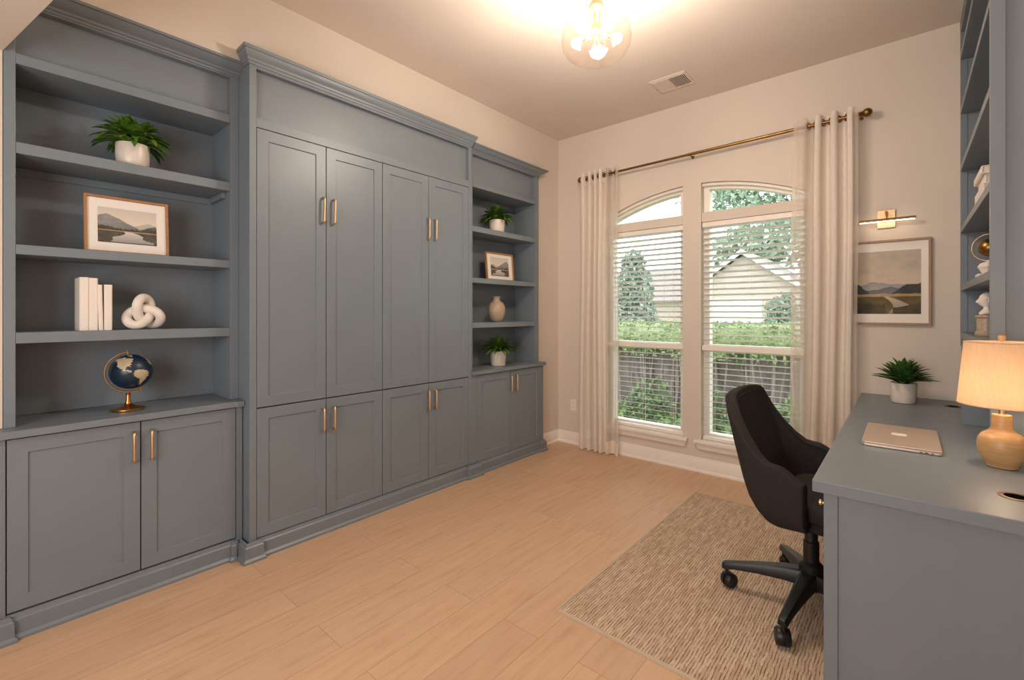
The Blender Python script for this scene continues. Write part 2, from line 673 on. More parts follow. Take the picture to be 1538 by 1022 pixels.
def struct_root(name, loc=(0, 0, 0)):
    o = bpy.data.objects.new(name, None)
    COL.objects.link(o)
    o.empty_display_size = 0.1
    o.location = loc
    return struct(o)


# ------------------------------------------------------------------ the room
XL, XR, YB, ZC = -2.68, 0.56, 3.825, 3.033      # left wall, right wall, window wall, ceiling
YN = -1.6                                        # wall behind the camera
XT, XB, XRB = -2.60, -2.685, -2.60               # fronts: tall cabinet, left base, right base
XUL, XUR = -2.752, -2.64                         # fronts of the upper bookcases
BACK_L, BACK_R, REC = -3.04, -2.90, -3.10
WIN = ((-2.14, -1.418), (-1.27, -0.548))
WIN_B = 0.262


def arch(x):
    dx = x + 1.344
    return 2.352 - dx * dx / 3.4


struct(MB().box(-3.3, YN - 0.2, -0.1, XR + 0.2, YB + 0.15, 0).build('floor', M['floor']))
struct(MB().box(-3.3, YN - 0.2, ZC, XR + 0.2, YB + 0.15, ZC + 0.12).build('ceiling', M['ceiling']))
wl = MB()
wl.box(REC - 0.12, YN, 0, REC, YB + 0.15, ZC)                  # back of the recess
wl.box(REC, 0.062, 2.632, XL, YB, ZC)                          # wall above the cabinets
wl.box(REC, 3.50, 0, XL, YB, 2.632)                            # wall between cabinets and window wall
wl.box(REC, YN, 0.0, -2.9, -0.16, ZC)                          # wall at the near end
wl.box(REC, -0.16, 0.832, XUL - 0.002, 0.059, ZC)              # stub beside the bookcase, standing over the base cabinet
struct(wl.build('wall_left', M['wall']))
struct(MB().box(XR, YN, 0, XR + 0.15, YB + 0.15, ZC).build('wall_right', M['wall']))
struct(MB().box(-3.3, YN - 0.15, 0, XR + 0.15, YN, ZC).build('wall_front', M['wall']))

wb = MB()
T = 0.15
wb.box(-3.3, YB, 0, WIN[0][0], YB + T, ZC)
wb.box(WIN[0][1], YB, 0, WIN[1][0], YB + T, ZC)
wb.box(WIN[1][1], YB, 0, XR + 0.15, YB + T, ZC)
for a, b in WIN:
    wb.box(a, YB, 0, b, YB + T, WIN_B - 0.024)
    n = 28
    pts = [(a + (b - a) * k / n, YB, arch(a + (b - a) * k / n)) for k in range(n + 1)]
    wb.prism(pts + [(b, YB, ZC), (a, YB, ZC)], (0, T, 0))
struct(wb.build('wall_back', M['wall']))

# sloping-plan soffit over the entry at the left edge of the view
Zs = 2.352
sA, sB = (-2.752, 0.060), (-2.16, 0.165)
dx_, dy_ = sB[0] - sA[0], sB[1] - sA[1]
sC = (sA[0] + dx_ * 2.4, sA[1] + dy_ * 2.4)
SOFFIT = (sA, sC)
struct(MB().prism([(sA[0] - 0.0, sA[1], Zs), (sC[0], sC[1], Zs), (sC[0], -0.6, Zs), (sA[0], -0.6, Zs)], (0, 0, ZC - Zs)).build('wall_soffit', M['wall']))

bb_prof = [(0, 0), (0.024, 0), (0.024, 0.014), (0.014, 0.022), (0.014, 0.088), (0.008, 0.1), (0.005, 0.116), (0, 0.116)]
struct(MB().sweep([(-0.205, YB), (XL + 0.0, YB)][::-1], bb_prof).build('baseboard_back', M['trim'], smooth=30))
struct(MB().sweep([(XL, 3.51), (XL, YB)], bb_prof).build('baseboard_left', M['trim'], smooth=30))

# windows
for wi, (a, b) in enumerate(WIN):
    w = struct_root('window_%d' % (wi + 1), ((a + b) / 2, YB + 0.1, WIN_B))
    f = MB()
    yo, yi = YB + 0.07, YB + 0.145
    n = 24
    xs = [a + 0.0005 + (b - a - 0.001) * k / n for k in range(n + 1)]
    outer = [(x, yo, arch(x) - 0.0005) for x in xs]
    xi = [a + 0.045 + (b - a - 0.09) * k / n for k in range(n + 1)]
    inner = [(x, yo, arch(x) - 0.045) for x in xi]
    for k in range(n):
        f.prism([outer[k], outer[k + 1], inner[k + 1], inner[k]], (0, yi - yo, 0))
    zi0, zi1 = inner[0][2], inner[-1][2]
    f.prism([(a + 0.0005, yo, WIN_B), (a + 0.045, yo, WIN_B), (a + 0.045, yo, zi0), outer[0]], (0, yi - yo, 0))
    f.prism([(b - 0.0005, yo, WIN_B), (b - 0.045, yo, WIN_B), (b - 0.045, yo, zi1), outer[-1]], (0, yi - yo, 0))
    f.box(a + 0.045, yo, WIN_B, b - 0.045, yi, WIN_B + 0.045)
    f.box(a + 0.045, yo + 0.01, 0.985, b - 0.045, yi - 0.005, 1.035)
    bmesh.ops.remove_doubles(f.bm, verts=f.bm.verts[:], dist=0.0003)
    f.build('window_frame', M['trim'], w)
    g = MB()
    gi = [(x, YB + 0.11, arch(x) - 0.04) for x in xi]
    g.prism([(a + 0.04, YB + 0.11, WIN_B + 0.04), (b - 0.04, YB + 0.11, WIN_B + 0.04)] + gi[::-1], (0, 0.004, 0))
    g.build('window_pane', M['glass'], w)
    tb = MB().box(a + 0.0005, YB + 0.006, 2.03, b - 0.0005, YB + 0.09, 2.108)
    tb.build('transom_bar', M['wall'], w, bevel=0.003)
    # inner arch moulding above the transom bar
    am = MB()
    y0 = YB + 0.03
    zb_ = 2.108
    lo = [max(x_, zb_) for x_ in (arch(x) - 0.022 for x in xs)]
    for k in range(n):
        am.prism([(xs[k], y0, arch(xs[k]) - 0.0005), (xs[k + 1], y0, arch(xs[k + 1]) - 0.0005), (xs[k + 1], y0, arch(xs[k + 1]) - 0.022), (xs[k], y0, arch(xs[k]) - 0.022)], (0, 0.04, 0))
    bmesh.ops.remove_doubles(am.bm, verts=am.bm.verts[:], dist=0.0003)
    am.build('arch_moulding', M['trim'], w)
    st = MB().box(a - 0.045, YB - 0.045, WIN_B - 0.024, b + 0.045, YB, WIN_B)
    st.box(a + 0.0005, YB, WIN_B - 0.024, b - 0.0005, YB + T, WIN_B)
    st.build('window_sill', M['trim'], w, bevel=0.004)
    ap = MB().prism([(a - 0.02, YB - 0.02, 0.19), (b + 0.02, YB - 0.02, 0.19), (b + 0.035, YB - 0.03, WIN_B - 0.024), (a - 0.035, YB - 0.03, WIN_B - 0.024)], (0, 0.03, 0))
    ap.build('sill_apron', M['trim'], w)

# ------------------------------------------------------------------ cabinets along the left wall
HANDLE_Z = 0.155


def pull(y, z0, z1, xf, parent):
    """a round-cornered brass bar pull on a front facing +X"""
    so = 0.03
    pts = [(xf, y, z0 + 0.012), (xf + so * 0.6, y, z0 + 0.012)]
    for k in range(5):
        a = PI / 2 * k / 4
        pts.append((xf + so * 0.6 + so * 0.4 * math.sin(a), y, z0 + 0.012 + 0.012 * (1 - math.cos(a))))
    for k in range(5):
        a = PI / 2 * k / 4
        pts.append((xf + so * 0.6 + so * 0.4 * math.cos(a), y, z1 - 0.024 + 0.012 * math.sin(a)))
    pts.append((xf, y, z1 - 0.012))
    return MB().tube(pts, 0.0062, 10).build('handle', M['brass'], parent, smooth=50)


def door_part(y0, y1, z0, z1, x, parent, hy=None, hz=None, rail=0.055):
    g = 0.0022
    d = MB().door(y0 + g, y1 - g, z0 + g, z1 - g, x, rail=rail).build('door', M['cabinet'], parent, bevel=0.0012)
    if hy is not None:
        # the pull is parented to the door; the door's own origin sits at its thing's origin
        pull(hy, hz[0], hz[1], x, d)
    return d


PL = [(0, 0), (0.024, 0), (0.024, 0.012), (0.014, 0.022), (0.014, 0.078), (0.008, 0.084), (0.006, 0.096), (0, 0.1)]
CROWN_T = [(0, 2.60), (0.005, 2.60), (0.006, 2.613), (0.011, 2.616), (0.013, 2.628), (0.020, 2.636), (0.028, 2.650), (0.031, 2.664), (0.036, 2.666), (0.038, 2.682), (0, 2.682)]


def crown_prof(zb, zt, p):
    h = zt - zb
    return [(0, zb), (0.006, zb), (0.007, zb + h * .16), (p * .2, zb + h * .2), (p * .27, zb + h * .34), (p * .5, zb + h * .46), (p * .72, zb + h * .66), (p * .84, zb + h * .8), (p * .97, zb + h * .82), (p, zb + h), (0, zb + h)]


# --- left base cabinet
t = thing('base_cabinet', 'blue-grey two-door base cabinet under the globe, nearest the camera', 'cabinet', (-2.85, 0.38, 0))
c = MB()
c.box(BACK_L, -0.158, 0.0, XB - 0.05, 0.914, 0.799)
c.box(XB - 0.05, -0.157, 0.09, XB, 0.0655, 0.799)
c.box(XB - 0.05, 0.8845, 0.09, XB, 0.914, 0.799)
c.box(XB - 0.05, 0.0655, 0.0, XB, 0.8845, 0.101)
c.build('carcass', M['cabinet'], t, bevel=0.001)
door_part(0.067, 0.486, 0.107, 0.796, XB, t, 0.458, (0.605, 0.762), 0.058)
door_part(0.486, 0.883, 0.107, 0.796, XB, t, 0.523, (0.603, 0.760), 0.058)
MB().sweep([(XB + 0.014, -0.158), (XB + 0.014, 0.075), (XB - 0.004, 0.075), (XB - 0.004, 0.868), (XB + 0.012, 0.868), (XB + 0.012, 0.8785)], PL).build('plinth', M['cabinet'], t, smooth=25)
MB().box(XB, 0.8788, 0.024, XB + 0.02, 0.8885, 0.098).build('plinth_filler', M['cabinet'], t)
tp = MB().prism([(BACK_L, -0.158, 0.80), (XB + 0.022, -0.158, 0.80), (XB + 0.022, 0.876, 0.80), (XB + 0.030, 0.880, 0.80), (XB + 0.030, 0.916, 0.80), (BACK_L, 0.916, 0.80)], (0, 0, 0.03))
tag(tp.build('countertop', M['cabinet'], bevel=0.003), 'blue-grey wooden countertop under the tall bookcase with the globe on it', 'countertop')


def bookcase(name, label, y0, y1, st_l, st_r, xf, xb, zb, shelves, hdr, ztop, crown, zc_top, proj, crown_path, cleat=False, filler=False):
    t = thing(name, label, 'bookcase', ((xf + xb) / 2, (y0 + y1) / 2, zb))
    c = MB()
    c.box(xb - 0.015, y0, zb, xb, y1, ztop)                       # back
    c.box(xb, y0, zb, xf, y0 + st_l, ztop)                        # sides with face stiles
    c.box(xb, y1 - st_r, zb, xf, y1, ztop)
    c.box(xb, y0 + st_l, ztop - 0.03, xf, y1 - st_r, ztop)        # top rail
    c.build('carcass', M['cabinet'], t, bevel=0.0012)
    yi0, yi1 = y0 + st_l, y1 - st_r
    for z0, z1 in shelves:
        s = MB().box(xb, yi0 + 0.0005, z0, xf - 0.002, yi1 - 0.0005, z1)
        s.build('shelf', M['cabinet'], t, bevel=0.0015)
    MB().box(xb, yi0 + 0.0005, hdr[0], xf, yi1 - 0.0005, hdr[1]).build('header_rail', M['cabinet'], t, bevel=0.0012)
    MB().box(xf - 0.05, yi0 + 0.0005, hdr[1], xf - 0.034, yi1 - 0.0005, ztop - 0.03).build('frieze_panel', M['cabinet'], t)
    if cleat:
        z = shelves[2][0]
        MB().box(xb, yi0 + 0.001, z - 0.035, xb + 0.012, yi1 - 0.001, z - 0.001).build('shelf_cleat', M['cabinet'], t, bevel=0.001)
        MB().box(xb + 0.0125, yi1 - 0.02, z - 0.03, xf - 0.07, yi1 - 0.001, z - 0.001).build('shelf_cleat', M['cabinet'], t, bevel=0.001)
    if filler:
        MB().box(xf, y0, crown, xf + 0.03, y0 + 0.021, ztop).build('crown_filler', M['cabinet'], t)
    MB().sweep(crown_path, crown_prof(crown, zc_top, proj)).build('crown_moulding', M['cabinet'], t, smooth=25)
    return t


SH = [(1.171, 1.216), (1.537, 1.577), (1.950, 1.996)]
bookcase('bookcase', 'blue-grey open bookcase holding the globe and white books, nearest the camera', 0.061, 0.9175, 0.034, 0.0405, XUL, BACK_L, 0.8305,
         SH, (2.315, 2.358), 2.59, 2.568, 2.631, 0.076, [(XUL, 0.061), (XUL, 0.9172)], cleat=True)

# --- tall cabinet
t = thing('tall_cabinet', 'tall blue-grey eight-door cabinet in the middle of the left wall', 'cabinet', (-2.82, 1.72, 0))
c = MB()
y0, y1 = 0.918, 2.526
c.box(-3.04, y0, 0, XT - 0.05, y1, 2.625)
c.box(XT - 0.05, y0, 0, XT, 0.9525, 2.62)
c.box(XT - 0.05, 2.4965, 0, XT, y1, 2.62)
c.box(XT - 0.05, 0.9525, 0, XT, 2.4965, 0.098)
c.box(XT - 0.05, 0.9525, 2.278, XT, 2.4965, 2.328)
c.box(XT - 0.05, 0.9525, 2.585, XT, 2.4965, 2.62)
c.build('carcass', M['cabinet'], t, bevel=0.0012)
MB().box(XT - 0.0499, 0.953, 2.328, XT - 0.030, 2.496, 2.585).build('frieze_panel', M['cabinet'], t)
ys = [0.9525, 1.336, 1.719, 2.102, 2.4965]
hy = [1.312, 1.377, 2.087, 2.151]
for k in range(4):
    door_part(ys[k], ys[k + 1], 0.792, 2.276, XT, t, hy[k], (1.813, 1.979), 0.058)
for k in range(4):
    door_part(ys[k], ys[k + 1], 0.103, 0.7895, XT, t, hy[k], (0.592, 0.748), 0.058)
MB().sweep([(-2.6842, 0.903), (XT + 0.014, 0.903), (XT + 0.014, 0.966), (XT - 0.006, 0.966), (XT - 0.006, 2.484), (XT + 0.014, 2.484), (XT + 0.014, 2.526)], PL).build('plinth', M['cabinet'], t, smooth=25)
MB().sweep([(-2.674, y0), (XT, y0), (XT, y1), (-2.674, y1)], CROWN_T).build('crown_moulding', M['cabinet'], t, smooth=25)

# --- right base cabinet
t = thing('base_cabinet', 'narrow blue-grey two-door base cabinet at the window end of the wall', 'cabinet', (-2.75, 3.0, 0))
c = MB()
c.box(-2.92, 2.5265, 0, XRB - 0.024, 3.468, 0.799)
c.box(XRB - 0.024, 2.5265, 0.0, XRB, 2.585, 0.799)
c.box(XRB - 0.024, 3.432, 0.0, XRB, 3.468, 0.799)
c.box(XRB - 0.024, 2.585, 0.0, XRB, 3.432, 0.098)
c.build('carcass', M['cabinet'], t, bevel=0.001)
door_part(2.585, 2.998, 0.1, 0.795, XRB, t, 2.985, (0.606, 0.760), 0.058)
door_part(2.998, 3.432, 0.1, 0.795, XRB, t, 3.058, (0.606, 0.760), 0.058)
MB().sweep([(XRB + 0.014, 2.527), (XRB + 0.014, 2.606), (XRB - 0.006, 2.606), (XRB - 0.006, 3.416), (XRB + 0.010, 3.416), (XRB + 0.010, 3.476), (-2.66, 3.476)], PL).build('plinth', M['cabinet'], t, smooth=25)
tp = MB().prism([(-2.90, 2.5265, 0.80), (XRB + 0.022, 2.5265, 0.80), (XRB + 0.022, 3.486, 0.80), (-2.90, 3.486, 0.80)], (0, 0, 0.03))
tag(tp.build('countertop', M['cabinet'], bevel=0.003), 'short blue-grey wooden countertop under the narrow bookcase near the window', 'countertop')

bookcase('bookcase', 'narrow blue-grey open bookcase with vase and two plants, near the window', 2.5265, 3.445, 0.052, 0.05, XUR, BACK_R, 0.8305,
         [(1.171, 1.213), (1.537, 1.577), (1.950, 1.994)], (2.308, 2.345), 2.598, 2.572, 2.636, 0.07, [(XUR, 2.5478), (XUR, 3.445), (-2.675, 3.445)], filler=True)

# ------------------------------------------------------------------ desk and hutch on the right
XD = -0.231
t = thing('desk', 'built-in blue-grey desk along the right wall with a laptop on top', 'desk', (0.16, 2.78, 0))
MB().box(XD, 1.736, 0.7275, XR - 0.002, YB - 0.002, 0.765).build('desktop', M['cabinet'], t, bevel=0.0025)
e = MB()
e.box(-0.203, 1.768, 0.0105, XR - 0.002, 1.80, 0.7272)
e.box(-0.203, 1.760, 0.0105, -0.166, 1.768, 0.7272)
e.build('end_panel', M['cabinet'], t, bevel=0.0015)
e = MB()
e.box(-0.180, 1.8005, 0.09, XR - 0.002, 2.02, 0.7272)
e.build('drawer_pedestal', M['cabinet'], t, bevel=0.0015)
for z0, z1 in ((0.58, 0.72),):
    d = MB().box(-0.203, 1.803, z0, -0.1803, 2.018, z1).build('drawer', M['cabinet'], t, bevel=0.0015)
    zk = 0.652
    kn = MB()
    kn.tube([(-0.203, 1.87, zk), (-0.213, 1.87, zk), (-0.219, 1.87, zk), (-0.222, 1.87, zk), (-0.227, 1.87, zk), (-0.229, 1.87, zk)], [0.0045, 0.0042, 0.0045, 0.0095, 0.0095, 0.007], 14)
    kn.build('knob', M['brass'], d, smooth=40)
MB().box(-0.203, 1.803, 0.1, -0.1803, 2.018, 0.575).build('drawer', M['cabinet'], t, bevel=0.0015)
e = MB()
e.box(-0.203, 3.37, 0.0, XR - 0.002, 3.405, 0.7272)
e.build('support_panel', M['cabinet'], t, bevel=0.0015)

for nm, (gx, gy), lab in (('cable_grommet', (0.195, 3.592), 'dark oval cable grommet in the desktop behind the laptop, near the far wall'),
                          ('cable_grommet', (0.238, 1.955), 'dark oval cable grommet in the desktop in front of the lamp')):
    t = thing(nm, lab, 'cable grommet', (gx, gy, 0.7652))
    pr = [(0.026, 0.0), (0.038, 0.0), (0.038, 0.0012), (0.034, 0.0022), (0.026, 0.0018)]
    rr = [[(gx + r * math.cos(2 * PI * k / 36), gy + r * math.sin(2 * PI * k / 36), 0.7652 + z) for k in range(36)] for r, z in pr]
    b_ = MB()
    b_.rings(rr + [rr[0]], True, False)
    b_.build('rim', M['bronze'], t, smooth=40)
    MB().lathe([(0.0265, 0.0), (0.0265, 0.0006)], (gx, gy, 0.7652), 36).build('opening', M['dark'], t)

# hutch
XH, YH = 0.238, 2.50
t = thing('hutch', 'tall blue-grey bookshelf hutch standing on the desk, reaching the ceiling', 'bookcase', (0.4, 3.16, 0.765))
c = MB()
c.box(XH + 0.001, YH + 0.010, 0.7655, XR - 0.002, YH + 0.03, 2.995)          # near end, recessed field
c.box(XH, YH, 0.7655, XH + 0.040, YH + 0.032, 2.995)                          # its front stile
c.build('end_panel', M['cabinet'], t, bevel=0.0012)
c = MB()
c.box(XH + 0.001, YB - 0.032, 1.1, XR - 0.002, YB - 0.012, 2.995)
c.box(XH, YB - 0.036, 1.1, XH + 0.030, YB - 0.011, 2.995)
c.build('end_panel', M['cabinet'], t, bevel=0.0012)
MB().box(XR - 0.016, YH + 0.0325, 0.7655, XR - 0.002, YB - 0.037, 2.995).build('back_panel', M['cabinet'], t)
for z0, z1 in ((1.146, 1.183), (1.425, 1.460), (1.765, 1.800), (2.130, 2.165), (2.470, 2.502), (2.79, 2.825)):
    MB().box(XH - 0.001, YH + 0.033, z0, XR - 0.0165, YB - 0.037, z1).build('shelf', M['cabinet'], t, bevel=0.0015)
MB().box(XH, YH + 0.033, 2.955, XH + 0.02, YB - 0.037, 2.995).build('top_rail', M['cabinet'], t, bevel=0.001)
MB().box(0.195, 3.045, 0.7655, XR - 0.0165, 3.063, 1.1455).build('divider', M['cabinet'], t, bevel=0.0012)
MB().sweep([(XR - 0.002, YH), (XH, YH), (XH, YB - 0.003)][::-1], [(-d, z) for d, z in crown_prof(2.985, 3.0315, 0.05)][::-1]).build('crown_moulding', M['cabinet'], t, smooth=25)

# ------------------------------------------------------------------ rug
t = thing('rug', 'tan striated woven rug on the floor under the desk chair', 'rug', (-0.3, 2.5, 0.0005))
MB().box(-1.145, 1.645, 0.0005, 0.50, 3.345, 0.010).build('pile', M['rug'], t, bevel=0.003)
e = MB()
e.rings([[(-1.155, 1.632, 0.0005), (0.51, 1.632, 0.0005), (0.51, 3.355, 0.0005), (-1.155, 3.355, 0.0005)], [(-1.155, 1.632, 0.009), (0.51, 1.632, 0.009), (0.51, 3.355, 0.009), (-1.155, 3.355, 0.009)],
         [(-1.145, 1.645, 0.010), (0.50, 1.645, 0.010), (0.50, 3.345, 0.010), (-1.145, 3.345, 0.010)], [(-1.145, 1.645, 0.0005), (0.50, 1.645, 0.0005), (0.50, 3.345, 0.0005), (-1.145, 3.345, 0.0005)]], True, False)
e.build('binding', M['rug_edge'], t)

# ------------------------------------------------------------------ office chair (local: faces +x)
CH = (-0.315, 2.345, 0.0105)
t = thing('office_chair', 'charcoal upholstered swivel desk chair on five casters, pulled up to desk', 'chair', CH, math.radians(-8))


def sm(a, b, x):
    x = max(0, min(1, (x - a) / (b - a)))
    return x * x * (3 - 2 * x)


NS, NT = 49, 11


def shell_pt(s, tt):
    """s: -1 right arm front .. 0 middle of back .. 1 left arm front ; tt: 0 bottom .. 1 top edge"""
    a = abs(s)
    sg = 1 if s >= 0 else -1
    back_w, hw, xb, xf = 0.185, 0.255, -0.135, 0.055
    # plan: straight back, round corner, straight side
    if a < 0.30:
        x, y = xb - 0.0, back_w * a / 0.30
    elif a < 0.52:
        q = (a - 0.30) / 0.22 * PI / 2
        r = hw - back_w
        x, y = xb + r * (1 - math.cos(q)) * 1.1, back_w + r * math.sin(q)
    else:
        q = (a - 0.52) / 0.48
        x = xb + (hw - back_w) * 1.1 + (xf - xb - (hw - back_w) * 1.1) * q
        y = hw + 0.012 * q
    top_back = 0.938 - 0.02 * (a / 0.3) ** 2 if a < 0.3 else 0.918
    top = top_back + (0.668 - top_back) * sm(0.27, 0.52, a) - 0.045 * sm(0.55, 1.0, a)
    zb = 0.425 + 0.012 * sm(0.5, 1.0, a)
    z = zb + (top - zb) * tt
    # rounding at the bottom, lean and taper towards the top
    h = (z - 0.45) / 0.5
    inn = 1 - 0.20 * (1 - min(1, tt / 0.28)) ** 2
    y *= inn
    x = x * inn if x < 0 else x
    back_f = 1 - sm(0.3, 0.62, a)
    x -= (0.15 * max(0, h) ** 0.9) * back_f
    y *= 1 - 0.16 * max(0, h - 0.25) * (1 - sm(0.25, 0.7, a) * 0.7)
    return Vector((x, y * sg, z))


g = MB()
rows = []
for i in range(NS):
    s = -1 + 2 * i / (NS - 1)
    rows.append([g.bm.verts.new(shell_pt(s, (j / (NT - 1)) ** 0.9)) for j in range(NT)])
for a, b in zip(rows, rows[1:]):
    for j in range(NT - 1):
        g.bm.faces.new((a[j], b[j], b[j + 1], a[j + 1]))
sh = g.build('shell', M['fabric'], t, smooth=60, world=False)
m = sh.modifiers.new('thickness', 'SOLIDIFY')
m.thickness = 0.05
m.offset = 0
m = sh.modifiers.new('bevel', 'BEVEL')
m.width = 0.02
m.segments = 4
m.limit_method = 'ANGLE'
m.angle_limit = math.radians(50)
# piping along the inner wing edge of the backrest
pip = []
for i in range(NS):
    s = -1 + 2 * i / (NS - 1)
    p = shell_pt(s, 0.985)
    pip.append(tuple(p * 1.0))
ctr = Vector((0, 0, 0))
pin = []
for i in range(1, NS - 1):
    p = shell_pt(-1 + 2 * i / (NS - 1), 0.955)
    q = shell_pt(-1 + 2 * (i + 1) / (NS - 1), 0.955) - shell_pt(-1 + 2 * (i - 1) / (NS - 1), 0.955)
    nrm = Vector((q.y, -q.x, 0)).normalized()
    inward = nrm if nrm.dot(Vector((0.05, 0, 0)) - Vector((p.x, p.y, 0))) > 0 else -nrm
    pin.append(tuple(p + inward * 0.0255))
MB().tube(pin, 0.0035, 6).build('piping', M['fabric'], t, smooth=60, world=False)


def round_slab(cx, cy, hx, hy, z0, z1, r, n=8, crown=0.0):
    """a soft-edged slab"""
    out = []
    for (z, ins) in ((z0, 0.02), (z0 + 0.012, 0.004), (z0 + 0.03, 0), (z1 - 0.03, 0), (z1 - 0.012, 0.006), (z1, 0.028), (z1 + crown, 0.09)):
        ring = []
        for (sx, sy, a0) in ((1, 1, 0), (-1, 1, PI / 2), (-1, -1, PI), (1, -1, 3 * PI / 2)):
            for k in range(n + 1):
                a = a0 + PI / 2 * k / n
                rr_ = max(0.01, r - ins * 0.4)
                ring.append((cx + sx * (hx - ins - rr_) + rr_ * math.cos(a), cy + sy * (hy - ins - rr_) + rr_ * math.sin(a), z))
        out.append(ring)
    return out


MB().rings(round_slab(0.065, 0, 0.17, 0.222, 0.455, 0.535, 0.07, crown=0.006)).build('seat_cushion', M['fabric'], t, smooth=50, world=False)
MB().rings(round_slab(0.035, 0, 0.14, 0.19, 0.405, 0.46, 0.09)).build('seat_pan', M['fabric'], t, smooth=50, world=False)
MB().lathe([(0.03, 0.10), (0.042, 0.10), (0.046, 0.125), (0.046, 0.20), (0.036, 0.212), (0.03, 0.215), (0.03, 0.30), (0.0245, 0.302), (0.0245, 0.385), (0.06, 0.388), (0.07, 0.405)], (0, 0, 0), 24).build('gas_column', M['black'], t, smooth=35, world=False)
for k in range(5):
    a = math.radians(198 + 72 * k)
    dx, dy = math.cos(a), math.sin(a)
    sx, sy = -dy, dx
    rings = []
    for (r, w, zt, zb_) in ((0.03, 0.034, 0.175, 0.112), (0.10, 0.030, 0.170, 0.115), (0.20, 0.024, 0.150, 0.110), (0.30, 0.019, 0.128, 0.098), (0.335, 0.018, 0.120, 0.088), (0.352, 0.014, 0.112, 0.090)):
        c2 = 0.72
        rings.append([(dx * r + sx * w * f, dy * r + sy * w * f, z) for f, z in ((-1, zb_), (1, zb_), (1, zt - 0.012), (c2, zt), (-c2, zt), (-1, zt - 0.012))])
    leg = MB().rings(rings).build('base_leg', M['black'], t, smooth=40, bevel=0.002, world=False)
    # twin-wheel caster under the leg end
    px, py = dx * 0.332, dy * 0.332
    sw = a + [0.9, 0.5, 2.2, -0.7, 1.4][k]
    ax = Vector((-math.sin(sw), math.cos(sw), 0))
    ox, oy = px - math.cos(sw) * 0.014, py - math.sin(sw) * 0.014
    cs = MB()
    cs.tube([(px, py, 0.094), (px, py, 0.062)], 0.008, 10)
    prof = [(-0.027, 0.014), (-0.026, 0.027), (-0.019, 0.0325), (-0.004, 0.0335), (-0.0035, 0.026), (0.0035, 0.026), (0.004, 0.0335), (0.019, 0.0325), (0.026, 0.027), (0.027, 0.014)]
    cs.tube([tuple(Vector((ox, oy, 0.0338)) + ax * d) for d, _ in prof], [r for _, r in prof], 22)
    cs.build('caster', M['black'], leg, smooth=40, world=False)

# ------------------------------------------------------------------ curtains, rod, blinds
YROD, ZROD0, ZROD1 = 3.735, 2.556, 2.588
XR0, XR1 = -2.358, -0.196


def zrod(x):
    return ZROD0 + (ZROD1 - ZROD0) * (x - XR0) / (XR1 - XR0)


t = thing('curtain_rod', 'antique brass curtain rod with ball finials above the windows', 'curtain rod', ((XR0 + XR1) / 2, YB, 2.57))
MB().tube([(XR0 + 0.02, YROD, zrod(XR0)), (-1.338, YROD, zrod(-1.338))], 0.0095, 14).build('pole', M['antique'], t, smooth=40)
MB().tube([(-1.345, YROD, zrod(-1.345)), (XR1 - 0.02, YROD, zrod(XR1))], 0.0115, 14).build('pole', M['antique'], t, smooth=40)
for x, sg in ((XR0, 1), (XR1, -1)):
    fin = MB()
    z = zrod(x)
    fin.tube([(x + sg * d, YROD, z) for d in (0.040, 0.037, 0.034, 0.031, 0.029, 0.026, 0.022)], [0.0125, 0.0165, 0.0125, 0.0115, 0.0165, 0.014, 0.01], 16)
    fin.sphere((x, YROD, z), 0.0275, 20, 14)
    fin.build('finial', M['antique'], t, smooth=50)
for x in (-1.335, -0.231):
    br = MB()
    z = zrod(x)
    br.tube([(x, YB - 0.0008, z), (x, YROD + 0.004, z)], 0.0055, 10)
    br.tube([(x, YB - 0.0008, z), (x, YB - 0.006, z)], 0.013, 18)
    br.build('bracket', M['antique'], t, smooth=40)


